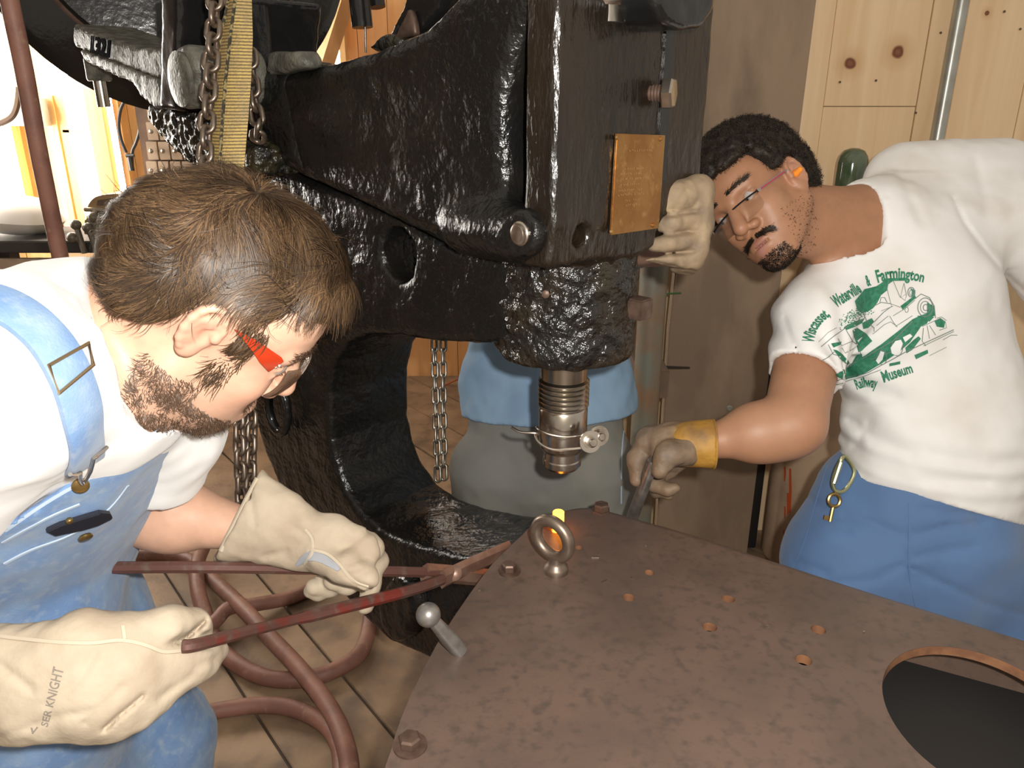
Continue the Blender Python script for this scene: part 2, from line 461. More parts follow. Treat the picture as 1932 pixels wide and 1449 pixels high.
# ================================================================== materials
def pine(name, base, dark, knots=(), ksize=.016):
    m = bpy.data.materials.new(name); m.use_nodes = True; nt = m.node_tree; N = nt.nodes; L = nt.links; b = N['Principled BSDF']
    b.inputs['Roughness'].default_value = .42
    tc = N.new('ShaderNodeTexCoord'); mp = N.new('ShaderNodeMapping'); mp.inputs['Scale'].default_value = (14, 14, 1.1); L.new(tc.outputs['Object'], mp.inputs[0])
    n = N.new('ShaderNodeTexNoise'); n.inputs['Scale'].default_value = 1.6; n.inputs['Detail'].default_value = 5; n.inputs['Distortion'].default_value = .6; L.new(mp.outputs[0], n.inputs['Vector'])
    r = N.new('ShaderNodeMapRange'); r.inputs[1].default_value = .38; r.inputs[2].default_value = .72; L.new(n.outputs[0], r.inputs[0])
    x = N.new('ShaderNodeMix'); x.data_type = 'RGBA'; x.inputs[6].default_value = (*base, 1); x.inputs[7].default_value = (*dark, 1); L.new(r.outputs[0], x.inputs[0]); cur = x.outputs[2]
    for (c, s) in knots:
        for rad, col, sharp in ((3.6, (.50, .25, .08), .45), (1.25, (.16, .035, .012), .95), (.55, (.30, .11, .05), .6)):
            d = N.new('ShaderNodeVectorMath'); d.operation = 'DISTANCE'; d.inputs[1].default_value = tuple(c)
            w = N.new('ShaderNodeTexNoise'); w.inputs['Scale'].default_value = 30; L.new(tc.outputs['Object'], w.inputs['Vector'])
            wa = N.new('ShaderNodeVectorMath'); wa.operation = 'MULTIPLY_ADD'; wa.inputs[1].default_value = (s*.5,)*3; L.new(w.outputs['Color'], wa.inputs[0]); L.new(tc.outputs['Object'], wa.inputs[2])
            sb = N.new('ShaderNodeVectorMath'); sb.operation = 'SUBTRACT'; sb.inputs[1].default_value = (s*.25,)*3; L.new(wa.outputs[0], sb.inputs[0])
            L.new(sb.outputs[0], d.inputs[0])
            q = N.new('ShaderNodeMapRange'); q.inputs[1].default_value = s*rad; q.inputs[2].default_value = s*rad*(.2 if rad > 3 else .7); q.inputs[3].default_value = 0; q.inputs[4].default_value = sharp; L.new(d.outputs['Value'], q.inputs[0])
            y = N.new('ShaderNodeMix'); y.data_type = 'RGBA'; L.new(q.outputs[0], y.inputs[0]); L.new(cur, y.inputs[6]); y.inputs[7].default_value = (*col, 1); cur = y.outputs[2]
    L.new(cur, b.inputs['Base Color'])
    return m
MT = {}
YW = 2.44
MT['pine'] = pine('pine_board', (.86, .64, .40), (.77, .53, .29), [(PY(1604, 120, YW), .0155), (PY(1694, 98, YW), .0165), (PY(1862, 25, YW), .006)])
MT['pine_pale'] = pine('pine_board_pale', (.82, .58, .33), (.72, .46, .23))
MT['pine_far'] = pine('pine_board_far', (.86, .58, .26), (.72, .42, .15))
MT['pine_orange_lit'] = pine('pine_board_orange_lit', (.84, .47, .20), (.72, .36, .13))  # orange cast of the warm backlight is put into the board colour
MT['beige_shaded_pine'] = mat('beige_shaded_pine', (.60, .43, .25), .7, col2=(.5, .35, .19), scale=3)  # pine wall boards in shade: the shade is in this colour
MT['weathered'] = mat('weathered_plank', (.29, .205, .135), .75, col2=(.20, .14, .09), scale=7, stretch=(1, 1, .35), col3=(.14, .092, .06), scale3=5, lo3=.58, hi3=.75, bump=.35, bscale=90)
MT['floorwood'] = mat('floor_plank', (.33, .22, .13), .6, col2=(.21, .135, .08), scale=4, col3=(.13, .085, .055), scale3=9, lo3=.5, hi3=.72, bump=.3, bscale=70)
MT['floorgap'] = mat('floor_underlay', (.06, .04, .028), .9)
MT['pipe_grey'] = mat('grey_conduit', (.45, .46, .42), .35, metal=.6, col2=(.36, .35, .31), scale=12)
MT['post'] = mat('grey_green_post', (.17, .165, .13), .45, col2=(.21, .13, .075), scale=9, lo=.45, hi=.62, bump=.2, bscale=60)
MT['brown_wood'] = mat('brown_brace', (.16, .10, .065), .8, col2=(.11, .07, .05), scale=9)
MT['tank'] = mat('tan_tank_paint', (.50, .36, .24), .5, col2=(.40, .28, .19), scale=9)
MT['green_cap'] = mat('green_cap', (.05, .085, .04), .12, col2=(.10, .13, .075), scale=20, spec=.7, coat=.6)
MT['rust_red'] = mat('red_drip_paint', (.45, .07, .015), .5)
MT['black'] = mat('black_bar', (.012, .011, .011), .5)
MT['wire_black'] = mat('black_cable', (.02, .02, .022), .45)
MT['wire_green'] = mat('green_cable', (.05, .16, .05), .5)
MT['white_wall'] = mat('white_paint', (.85, .82, .76), .6)
MT['daylight'] = mat('daylight_pane', (1, 1, 1), .5, emit=(1.0, .97, .90), estr=11.0)
MT['hose'] = mat('red_rubber_hose', (.26, .120, .085), .55, col2=(.19, .085, .06), scale=14, col3=(.30, .19, .13), scale3=40, lo3=.6, hi3=.75, bump=.15, bscale=200)
MT['screw'] = mat('screw_head', (.30, .29, .24), .5, metal=.5)

# ================================================================== setting
def px_box(x0, y0, x1, y1, Y, t):
    """upright box whose front face fills the pixel rectangle at distance Y"""
    ym = (y0+y1)/2
    a = PY(x0, ym, Y)[0]; b = PY(x1, ym, Y)[0]; xm = (x0+x1)/2; z1 = PY(xm, y0, Y)[2]; z0 = PY(xm, y1, Y)[2]
    return MB().box(((a+b)/2, Y+t/2, (z0+z1)/2), (abs(b-a), t, abs(z1-z0)))

# ---- floor of planks
floor = struct('floor', MB().box((.2, 1.9, -.04), (6.4, 5.6, .06)), MT['floorgap'], label='worn brown plank floor of the workshop')
fd = unit((.62, -.78, 0)); fn_ = np.array([fd[1]*-1, fd[0], 0]); fn_ = unit(fn_)
plank_w = .235
for i in range(-11, 12):
    c = PZ(560, 1300, 0) + fn_*(i*plank_w)
    m0 = MB().box((0, 0, 0), (5.2, plank_w-.007, .028), np.column_stack([fd, fn_, (0, 0, 1)]))
    pl = obj('floor_board', m0, MT['floorwood'], floor, bevel=.002)
    pl.location = Vector(c + fd*RNG.uniform(-.1, .1) + np.array([0, 0, -.0135 + RNG.uniform(-.002, .002)]))

# ---- pine wall behind the man on the right
wb = struct('wall_back', MB().box((1.55, YW+.035, 1.4), (2.9, .03, 2.9)), MT['beige_shaded_pine'], label='pine board wall behind the man in the white shirt')
xs = [1130, 1255, 1390, 1507, 1553, 1729, 1793, 1924, 2060, 2200, 2400, 2600]
for i in range(len(xs)-1):
    a = PY(xs[i], 200, YW)[0]; b = PY(xs[i+1], 200, YW)[0]; zj = PY(1640, 201, YW)[2]
    segs = [(0, 2.85)] if xs[i] != 1553 else [(0, zj-.0015), (zj+.0015, 2.85)]
    if xs[i] in (1793, 2060): segs = [(0, 1.02), (1.023, 2.85)]
    for (z0, z1) in segs:
        t = .018 + RNG.uniform(-.002, .003) + (.004 if xs[i] in (1507, 1729) else 0)
        obj('wall_board', MB().box(((a+b)/2, YW+.02-t/2, (z0+z1)/2), (b-a-.0035, t, z1-z0)), MT['pine'] if xs[i] >= 1500 else MT['beige_shaded_pine'], wb, bevel=.001)
for (x, y) in [(1548, 72), (1546, 135), (1774, 62), (1924, 55), (1584, 155), (1652, 152), (1894, 22), (1727, 213)]:
    p = PY(x, y, YW); obj('nail_head', MB().lathe([(.0035, 0), (.0035, .002)], p + np.array([0, -.002, 0]), (0, -1, 0), 8), MT['brown_wood'], wb)
tr = struct('trim_1', MB().tube([(PY(1801, 130, 2.36)[0], 2.385, .9), (PY(1801, 130, 2.36)[0], 2.385, 2.8)], .0195, 16), MT['pipe_grey'], label='grey conduit pipe running up the pine wall')
cl = px_box(1728, 279, 1768, 300, 2.40, .035)
tag(obj('conduit_box', cl, MT['brown_wood'], bevel=.004), 'small dark box on the pine wall beside the conduit pipe', 'box')

# ---- weathered plank leaning between the post and the wall
pts = [PY(*q, 2.2) for q in [(1338, -160), (1558, -160), (1541, 0), (1480, 480), (1400, 1120), (1375, 1330), (1222, 1330), (1236, 1040), (1263, 620), (1283, 430), (1326, 0)]]
pk = thing('weathered_plank', PY(1310, 1330, 2.2), 'wide dark weathered wooden plank standing upright against the pine wall', 'plank')
obj('plank_board', MB().prism(pts, (0, .045, 0)), MT['weathered'], pk, bevel=.004)
p = PY(1376, 770, 2.2); obj('screw_head', MB().lathe([(.0095, 0), (.0095, .002), (.007, .004)], p, (0, -1, 0), 16), MT['screw'], pk)
p = PY(1320, 1125, 2.19)
# ---- dark bar added for the black gap, and gas cylinder
x0 = PY(1421, 950, 2.31)
tag(obj('gap_bar', MB().box((x0[0], 2.33, .36), (.058, .03, .72)), MT['black'], bevel=.003), 'black bar added as the dark gap between the weathered plank and the tan gas cylinder', 'bar')
c0 = PY(1515, 950, 2.27); gx, gy = c0[0], 2.27
gc = thing('gas_cylinder', (gx, gy, 0), 'tan gas cylinder with red drips and green domed cap behind the man in blue trousers', 'gas cylinder')
gr = .115; zc = PY(1597, 279, 2.27)[2]
obj('cylinder_body', MB().lathe([(gr*.9, 0), (gr, .02), (gr, zc-.42), (gr*.97, zc-.36), (gr*.8, zc-.29), (gr*.5, zc-.24), (.045, zc-.21), (.04, zc-.17)], (gx, gy, 0), (0, 0, 1), 40), MT['tank'], gc)
obj('valve_cap', MB().lathe([(.036, zc-.18), (.041, zc-.17), (.0415, zc-.04), (.038, zc-.022), (.028, zc-.007), (.012, zc-.0005), (.001, zc)], (gx, gy, 0), (0, 0, 1), 32), MT['green_cap'], gc)
drip = []
for (x, y0, y1, w) in [(1481, 880, 908, 3), (1491, 884, 968, 4), (1487, 930, 970, 4), (1481, 955, 978, 2.5), (1479, 1000, 1016, 2)]:
    drip.append(([(x-w/2, y0), (x+w/2, y0), (x+w/2+1, (y0+y1)/2), (x+w/2-1, y1), (x-w/2, y1)], [(0, 1, 2, 3, 4)]))
bmx = MB().lathe([(gr, 0), (gr, 1.2)], (gx, gy, 0), (0, 0, 1), 40)
decal('paint_drip', bvh_vf(bmx.v, bmx.f), drip, MT['rust_red'], gc, off=.001)

# ---- steel post, brace and cables between post and plank
pp = PY(1222, 700, 1.92)
st = struct('trim_2', MB().tube([(pp[0], 1.92, 0), (pp[0], 1.92, 1.75)], .0355, 24), MT['post'], label='grey-green rusty steel post behind the riveting machine')
br = px_box(1205, 700, 1262, 752, 1.95, .25)
tag(obj('wooden_brace', br, MT['brown_wood'], bevel=.003), 'short dark brown wooden brace between the steel post and the weathered plank', 'brace')
w = [PY(1200, 697, 2.02), PY(1240, 692, 2.02), PY(1275, 693, 2.06), PY(1300, 694, 2.17)]
tag(obj('cable', MB().tube(spline(w, 5), .0035, 8), MT['wire_black']), 'thin black cable crossing behind the steel post above the brace', 'cable')
w = [PY(1205, 560, 1.958), PY(1242, 558, 2.03), PY(1262, 554, 2.12), PY(1284, 553, 2.197)]
tag(obj('cable', MB().tube(spline(w, 5), .0028, 8), MT['wire_green']), 'thin green cable beside the steel post below the brown glove', 'cable')

# ---- far end of the shop on the left: bright window wall
YL = 4.05
wl = struct('wall_left', MB().box((-1.9, YL+.12, 1.5), (4.6, .04, 3.4)), MT['beige_shaded_pine'], label='pine wall with bright windows at the far end of the shop')
def far_box(name, r, Y, t, m, parent=None, **k): return obj(name, px_box(*r, Y, t), MT[m], parent, **k)
for (a, b) in zip([-420, -300, -180, -60, 15, 68], [-300, -180, -60, 15, 68, 78]): far_box('wall_board', (a+1, -260, b-1, 900), YL+.07, .03, 'pine_far', wl)
for (a, b, m) in [(230, 258, 'pine_far'), (258, 286, 'pine_far'), (286, 330, 'pine_far'), (330, 400, 'pine_far'), (400, 470, 'pine_far'), (470, 530, 'pine_far')]: far_box('wall_board', (a+.5, -260, b-.5, 900), YL+.07, .03, m, wl)
for (a, b) in [(645, 668), (668, 690), (690, 745), (745, 800), (800, 855), (855, 910), (910, 980), (980, 1080)]: far_box('wall_board', (a+.5, -260, b-.5, 900), YL+.07, .03, 'pine_orange_lit', wl)
# windows: bright panes behind pale frames
def window(name, r, label, bars):
    x0, y0, x1, y1 = r
    w = struct(name, px_box(x0-9, y0-9, x0+2, y1+9, YL, .07), MT['pine_far'], label=label)
    for (rr) in [(x1-2, y0-9, x1+9, y1+9), (x0, y0-9, x1, y0+2), (x0, y1-2, x1, y1+9)]: far_box('window_frame', rr, YL, .07, 'pine_far', w)
    for rr in bars: far_box('glazing_bar', rr, YL+.01, .03, 'pine_far', w)
    far_box('window_pane', (x0, y0, x1, y1), YL+.06, .006, 'daylight', w)
    return w
window('window_1', (82, -200, 200, 430), 'blown-out bright window behind the hanging red hose', [(118, 180, 141, 430), (118, 245, 150, 250)])
window('window_2', (540, -200, 634, 150), 'bright window seen between the machine cylinder and arm', [])
window('window_3', (-260, 232, 26, 380), 'pale grey-lit window low on the far left', [])
far_box('wall_board', (202, 160, 230, 700), YL-.05, .05, 'brown_trim' if 'brown_trim' in MT else 'pine_orange_lit', wl)
far_box('wall_board', (124, 86, 162, 136), YL-.04, .03, 'pine_orange_lit', wl)
sh = far_box('wall_shelf', (128, 136, 236, 166), YL-.35, .3, 'white_wall', None, bevel=.004); tag(sh, 'white painted shelf on the far wall under the iron nut', 'shelf')
far_box('wall_board', (-80, 186, 82, 238), YL-.06, .05, 'post', wl)
# side wall with an unseen window added to light the far end
ws = struct('wall_side', MB().box((-2.75, 1.45, 1.4), (.05, 3.2, 2.9)).box((-2.75, 3.6, .42), (.05, 1.1, .9)), MT['brown_wood'], label='dark wooden left side wall beside the far window')
w4 = struct('added_side_window', MB().box((-2.75, 3.6, 2.6), (.06, 1.1, .5)), MT['pine_far'], label='unseen glowing window added in the left side wall to light the far wall')
for y_ in (3.08, 4.1): obj('window_frame', MB().box((-2.75, y_, 1.6), (.06, .07, 1.6)), MT['pine_far'], w4)
obj('window_pane', MB().box((-2.78, 3.59, 1.6), (.008, .98, 1.48)), MT['daylight'], w4)
# diagonal brace seen above the arm
a, b = PY(668, -60, 3.7), PY(602, 150, 3.7)
struct('trim_3', MB().tube([a, b], .045, 4, up=(0, 1, 0)), MT['pine_orange_lit'], smooth=False, label='diagonal wooden wall brace seen above the machine arm')
# ================================================================== the riveting machine
MT['iron'] = mat('black_painted_cast_iron', (.0075, .0075, .0072), .20, bump=.6, bscale=95, bdist=.005, bump2=.6, b2scale=14, spec=.5, rough2=.30, col2=(.010, .0085, .007), scale=9, lo=.45, hi=.7)
MT['iron_rough'] = mat('rough_greasy_cast_iron', (.010, .010, .009), .2, bump=1.0, bscale=75, bdist=.008, col2=(.03, .025, .012), scale=30)
MT['iron_lumpy'] = mat('lumpy_black_paint', (.009, .0085, .008), .22, bump=1.0, bscale=62, bdist=.010, bump2=.6, b2scale=22, spec=.7, col2=(.022, .016, .009), scale=14)
MT['iron_smooth'] = mat('black_cast_iron_smooth', (.010, .010, .010), .17, bump=.2, bscale=60, spec=.6)
MT['iron_grey'] = mat('grey_greasy_casting', (.075, .073, .06), .38, bump=.7, bscale=150, col2=(.15, .143, .115), scale=40, spec=.4)
MT['iron_reflection'] = mat('machined_face_room_reflection', (.009, .0065, .0045), .28, bump=.75, bscale=80, bdist=.006, stretch=(1, 1, .35), col2=(.018, .0115, .0065), scale=6, spec=.6)  # brown reflection of the warm room is mixed into the black colour
MT['steel'] = mat('bright_steel', (.66, .60, .52), .28, metal=1.0, col2=(.36, .31, .25), scale=25, rough2=.36)
MT['steel_dark'] = mat('oiled_dark_steel', (.56, .52, .47), .25, metal=1.0, col2=(.40, .35, .28), scale=18)
MT['brass'] = mat('lacquered_brass_plate', (.40, .21, .07), .34, metal=.8, col2=(.32, .15, .045), scale=22, col3=(.5, .28, .1), scale3=60)
MT['brass_mark'] = mat('worn_engraving', (.55, .33, .13), .45, metal=.6)
MT['bolt_rust'] = mat('brown_rusted_bolt', (.15, .095, .07), .5, metal=.5, col2=(.10, .06, .045), scale=60)
RO = np.array([.083, 1.156, 0.0]); RU = np.array([math.cos(math.pi/4), -math.sin(math.pi/4), 0]); RW = np.array([math.sin(math.pi/4), math.cos(math.pi/4), 0]); RZ = np.array([0, 0, 1.0])
def RL(u, w, z): return RO + u*RU + w*RW + z*RZ
def rp(px, py, w):
    """pixel -> (u, z) on the machine's plane at thickness offset w"""
    q = PP(px, py, RO + w*RW, RW); return (float((q - RO) @ RU), float(q[2]))
def rq(px, py, w): u, z = rp(px, py, w); return RL(u, w, z)
zb = PY(1063, 702, RO[1]-.107)[2]            # bottom of the big boss
riv = thing('riveting_machine', (float(RO[0]-.37), float(RO[1]+.37), .3), 'large black cast-iron pneumatic riveting machine hung from chain and yellow sling', 'riveting machine')
# --- yoke (the C) and the upper arm, as one casting each
yo = S()
WF = -.105
C_out = [(470, 250), (560, 330), (720, 400), (860, 470), (960, 480), (985, 640), (905, 652), (800, 644), (745, 634), (690, 634), (652, 648), (628, 685), (618, 740), (622, 830), (634, 885), (652, 930), (680, 972), (720, 1005), (780, 1030), (850, 1048), (925, 1060), (985, 1085), (990, 1150), (900, 1235), (815, 1246), (735, 1212), (668, 1150), (600, 1060), (545, 960), (500, 860), (470, 760), (440, 640), (400, 480), (360, 330)]
yo.poly([rp(x, y, WF) for x, y in C_out], RO, RU, RZ, -.105, .105, Z=RW, r=.014, k=.0)
# lower jaw head under the plate
yo.cyl(RL(0, 0, .42), RL(0, 0, .70), .075, r=.012, k=.04)
yo.cap(RL(-.28, 0, .545), RL(0, 0, .50), .10, .085, k=.05)
# the through hole
u0, z0 = rp(748, 481, -.105)
yo.cyl(RL(u0, -.2, z0), RL(u0, .2, z0), .046, r=.001, k=.012, mode='-')
yo.cyl(RL(u0+.03, -.045, z0), RL(u0+.03, .2, z0), .11, r=.01, k=.012, mode='-')
yo.noise(.0016, 38, 3)
V, F = yo.mesh(.0072)
obj('yoke_frame', (V, F), MT['iron'], riv, angle=None)
# --- upper arm
ar = S()
WA = -.145
A_out = [(455, 205), (520, 135), (600, 122), (700, 92), (790, 50), (850, -10), (900, -70), (1010, -70), (1010, 0), (975, 70), (950, 180), (945, 280), (952, 380), (965, 420), (1000, 440), (1000, 492), (940, 490), (870, 482), (800, 452), (700, 400), (590, 350), (490, 300)]
ar.poly([rp(x, y, WA) for x, y in A_out], RO, RU, RZ, -.142, .13, Z=RW, r=.028, k=0)
# inner web in the recess next to the nose flange
ar.poly([rp(x, y, -.07) for x, y in [(880, -70), (1060, -70), (1060, 500), (900, 490)]], RO, RU, RZ, -.085, .10, Z=RW, r=.01, k=.03)
a = rq(885, 428, -.125); b = rq(985, 441, -.145); ar.cap(a, b, .034, .040, k=.03)
c = rq(980, 441, -.18); ar.cyl(c - RW*0.0, c + RW*.06, .030, r=.008, k=.012)
ar.noise(.0018, 34, 5)
V, F = ar.mesh(.007)
obj('upper_arm', (V, F), MT['iron'], riv, angle=None)
c = rq(980, 441, -.181)
obj('threaded_plug', MB().lathe([(.0155, 0), (.0155, .004), (.0135, .0055), (.0135, .007), (.0105, .008), (.0105, .009), (.006, .010), (.001, .0102)], c + RW*.004, -RW, 24), MT['steel'], riv)
# --- nose: flange with machined face, second face set back, boss
no = S()
zt = 1.86
zn = float(PP(1060, 506, RL(.118, -.15, 0), RU)[2])
no.poly([(.060, zn-.005), (.110, zn), (.118, zn+.05), (.118, zt), (.070, zt), (.064, 1.4)], RO, RU, RZ, -.162, .070, Z=RW, r=.008, k=0)
no.poly([(-.05, zn), (.095, zn), (.106, zn+.06), (.106, zt), (-.05, zt)], RO, RU, RZ, -.09, .188, Z=RW, r=.006, k=.012)
no.half(RL(.1, .188, 1.33), unit(np.array(RW) - .10*RZ), k=.004)
no.cyl(RL(0, 0, zb+.02), RL(0, 0, zn+.05), .100, r=.010, k=.03)
no.poly([rp(x, y, -.06) for x, y in [(925, 520), (1000, 500), (1000, 660), (935, 660)]], RO, RU, RZ, -.06, .06, Z=RW, r=.01, k=.03)
# bore in the machined face, notch at the top for the guide rod
q = PP(1097, 446, RL(.115, 0, 0), RU); no.cyl(q - RU*.04, q + RU*.03, .0145, r=.001, k=.004, mode='-')
qt = PP(1165, -10, RL(.118, 0, 0), RU); no.cyl(qt - RZ*.0 + RU*.01, qt + RZ*.4 + RU*.01, .05, r=.004, k=.01, mode='-')
no.noise(.0012, 50, 8)
V, F = no.mesh(.006)
obj('nose_block', (V, F), MT['iron_reflection'], riv, angle=None)
# rough ring casting round the boss: lumpy paint
bo = S(); bo.cyl(RL(0, 0, zb-.002), RL(0, 0, zn+.03), .107, r=.012, k=0); bo.poly([(-.10, zb+.02), (.0, zb+.02), (.0, zn), (-.12, zn)], RO, RU, RZ, -.085, .085, Z=RW, r=.02, k=.03); bo.noise(.0028, 62, 2); bo.noise(.0016, 130, 4)
V, F = bo.mesh(.0036); obj('ram_boss', (V, F), MT['iron_lumpy'], riv, angle=None)
q = PY(1030, 556, RO[1]-.109*.97); obj('chipped_spot', MB().lathe([(.005, 0), (.006, .002), (.003, .0035)], q + np.array([0, .004, 0]), (-.2, -1, 0), 7), MT['bolt_rust'], riv)
# guide rod and upper block at the top of the nose
obj('guide_rod', MB().lathe([(.026, 0), (.026, .5)], qt - RU*.02 - RZ*.03, RZ, 24), MT['steel_dark'], riv)
obj('rod_collar', MB().lathe([(.030, 0), (.034, .006), (.034, .014), (.027, .02)], qt - RU*.02 - RZ*.012, RZ, 24), MT['steel_dark'], riv)
tb = S(); tp = [(1195, -90), (1318, -90), (1312, 20), (1292, 54), (1248, 60), (1218, 44), (1200, 10)]
o_ = RL(.15, 0, 0)
tb.poly([(float((PP(x, y, o_, RU)-o_) @ RW), float(PP(x, y, o_, RU)[2])) for x, y in tp], o_, RW, RZ, -.045, .03, r=.01, k=0); tb.noise(.0015, 50, 1)
V, F = tb.mesh(.006); obj('top_block', (V, F), MT['iron_smooth'], riv, angle=None)
obj('glossy_strip', MB().box(RL(.112, .058, zn+.40), (.018, .030, .62), np.column_stack([RU, RW, RZ])), MT['iron_smooth'], riv, bevel=.005)
# hexagon set screw in the machined face
hx = PP(1212, 176, RL(.106, 0, 0), RU); ax = unit(RU*.9 + RW*.35)
prof = []
for i in range(7): prof += [(.0098, i*.0042), (.0112, i*.0042+.0021)]
obj('set_screw_shank', MB().lathe(prof, hx, ax, 16), MT['bolt_rust'], riv)
obj('set_screw_head', MB().lathe([(.0195, .028), (.0205, .030), (.0205, .040), (.0185, .043)], hx, ax, 6), MT['steel'], riv, smooth=False)
q = PP(1191, 578, RL(.10, 0, 0), RU) ; obj('square_plug', MB().box(q + RU*.012, (.034, .030, .030), np.column_stack([RU, RW, RZ])), MT['bolt_rust'], riv, bevel=.002)
# --- brass plate with four pins and engraved lines
def nose_face(px, py, du=.1195): return PP(px, py, RL(du, 0, 0), RU)
c4 = [nose_face(*q) for q in [(1149, 443), (1239, 430), (1251, 255), (1160, 252)]]
npl = obj('name_plate', MB().prism(c4, RU*.004), MT['brass'], riv, bevel=.0007)
for q in [(1153, 437), (1163, 259), (1246, 262), (1232, 425)]:
    p = nose_face(*q, .1235); obj('plate_pin', MB().lathe([(.0036, 0), (.0033, .0016), (.0018, .0028), (.0003, .003)], p, RU, 10), MT['brass'], npl)
lines = []
def plate_pt(s, t):   # s across 0..1, t down 0..1
    top = c4[3] + (c4[2]-c4[3])*s; bot = c4[0] + (c4[1]-c4[0])*s; return top + (bot-top)*t + RU*.0046
tv = MB()
rows = [('DIRECTIONS', .15, .25, .75), ('TO OPERATE RIVETER', .33, .16, .58), ('USE ONLY CLEAN', .38, .10, .52), ('OIL IN THE CYLINDER', .43, .10, .60), ('KEEP VALVE', .49, .12, .50), ('ADJUSTED AND', .545, .08, .58), ('PACKING TIGHT', .59, .08, .62), ('FOR FULL', .65, .22, .55), ('PRESSURE', .70, .25, .55)]
for s, t, x0, x1 in rows:
    # short worn strokes: the engraving is too worn to read
    n = len(s); 
    for i, ch in enumerate(s):
        if ch == ' ': continue
        a = x0 + (x1-x0)*i/n; b = a + (x1-x0)/n*.62; h = .018
        k = (ord(ch)*7 + i*3) % 4
        segs = [[(a, t, a+.006, t+h), (a, t+h-.004, b, t+h)], [(a, t, b, t+.004), (a, t, a+.006, t+h)], [(a, t, b, t+.004), (b-.006, t, b, t+h)], [(a, t, a+.006, t+h), (b-.006, t, b, t+h)]][k]
        for (s0, t0, s1, t1) in segs: tv.add([plate_pt(s0, t0), plate_pt(s1, t0), plate_pt(s1, t1), plate_pt(s0, t1)], [(0, 1, 2, 3)])
tag(obj('engraving', tv, MT['brass_mark'], npl, fixn=False, smooth=False), kind='stuff')
# --- ram
zr = lambda y: PY(1063, y, RO[1])[2]
pr = []
z_ = zr(694)+.02; pr.append((.0385, z_))
zz = zr(712)
for i in range(6):
    q = zz - i*(zz - zr(764))/6; pr += [(.0372, q), (.0412, q-.0035), (.0412, q-.0055), (.0372, q-.0085)]
pr += [(.037, zr(766)), (.0395, zr(770)), (.0395, zr(818)), (.0385, zr(822)), (.038, zr(838)), (.036, zr(842)), (.0335, zr(846)), (.030, zr(848)), (.030, zr(862)), (.0315, zr(864)), (.0315, zr(874)), (.027, zr(880)), (.012, zr(882)), (.002, zr(882))]
obj('ram', MB().lathe(pr, (RO[0], RO[1], 0), (0, 0, 1), 40), MT['steel_dark'], riv)
# --- wire spring clip round the ram with two washers and bolts
def rw(px, py, dy): return PY(px, py, RO[1] + dy)
wire = [rw(965, 806, -.02), rw(982, 815, -.03), rw(1010, 817, -.035), rw(1016, 820, -.030)]
wire2 = [rw(1012, 806, -.025), rw(1020, 812, -.042), rw(1040, 820, -.050), rw(1070, 824, -.052), rw(1100, 820, -.047), rw(1115, 815, -.045), rw(1130, 812, -.05)]
wire3 = [rw(1010, 818, -.03), rw(1014, 832, -.042), rw(1030, 844, -.052), rw(1050, 849, -.056), rw(1080, 847, -.058), rw(1105, 844, -.058), rw(1118, 840, -.058)]
cp = obj('spring_clip', MB().tube(spline(wire, 6), .0022, 8).tube(spline(wire2, 6), .0022, 8).tube(spline(wire3, 6), .0022, 8), MT['steel'], riv)
for (x, y, dy, r) in [(1129, 822, -.045, .0165), (1113, 833, -.062, .0175)]:
    p = rw(x, y, dy); ax = unit((.25, -.9, .25))
    w_ = obj('washer', MB().lathe([(r, 0), (r, .003), (r*.62, .0031), (r*.62, .006)], p, ax, 28), MT['steel'], cp)
    obj('clip_bolt', MB().lathe([(r*.48, .006), (r*.48, .011), (r*.36, .0125), (r*.36, .016), (r*.30, .017)], p, ax, 20), MT['steel'], cp)
# dark oval eye on the back of the yoke, below the chin of the bearded man
eo = S(); ring = [rq(524 + 17*math.cos(a)*1.0 + 6*math.sin(a), 770 + 46*math.sin(a), -.13) for a in np.linspace(0, 2*math.pi, 20, endpoint=False)]
eo.chain(ring + [ring[0]], [.010]*21, .004); v_, f_ = eo.mesh(.0045); obj('oval_eye', (v_, f_), MT['iron_smooth'], riv, angle=None)
# --- air cylinder, brackets and lug at the back of the machine
dcy = 1.98; cc = P(312, -150, dcy); RC = M_(346, dcy); axc = unit((cc - CAM)*np.array([1, 1, 0]) - .10*RW)
obj('air_cylinder', MB().lathe([(.10, -.03), (RC*.70, -.03), (RC*.72, -.02), (RC*.74, -.015), (RC*.93, .0), (RC, .03), (RC, .20), (RC*.97, .22), (RC*.97, .34), (RC*.4, .36)], cc, axc, 72), MT['iron_smooth'], riv)
obj('cylinder_rim', MB().tube([cc - axc*.018 + RC*.73*(math.cos(a)*unit(np.cross(axc, RZ)) + math.sin(a)*RZ) for a in np.linspace(0, 2*math.pi, 72, endpoint=False)], .006, 6, closed=True), MT['bolt_rust'], riv)
def slab(name, pix, w0, w1, m, amp=.002, fq=45, r=.008, h=.0075, parent=riv):
    s = S(); s.poly([rp(x, y, w0) for x, y in pix], RO, RU, RZ, w0, w1, Z=RW, r=r, k=0)
    if amp: s.noise(amp, fq, 6)
    V, F = s.mesh(h); return obj(name, (V, F), MT[m], parent, angle=None)
slab('number_bracket', [(137, 44), (200, 70), (255, 88), (305, 92), (310, 150), (300, 155), (150, 93), (138, 86)], -.22, -.08, 'iron_grey', .0012, 60, .004)
slab('lower_bracket', [(146, 92), (165, 98), (300, 150), (312, 200), (292, 205), (262, 180), (250, 158), (205, 138), (160, 117)], -.225, -.10, 'iron_grey', .0015, 60, .004)
slab('side_web', [(300, -20), (335, -20), (335, 210), (298, 205)], -.24, .05, 'iron_smooth', .0015, 40, .012)
slab('back_web', [(330, -30), (455, -30), (470, 150), (440, 210), (330, 230)], -.12, -.06, 'iron_smooth', .0015, 40, .012)
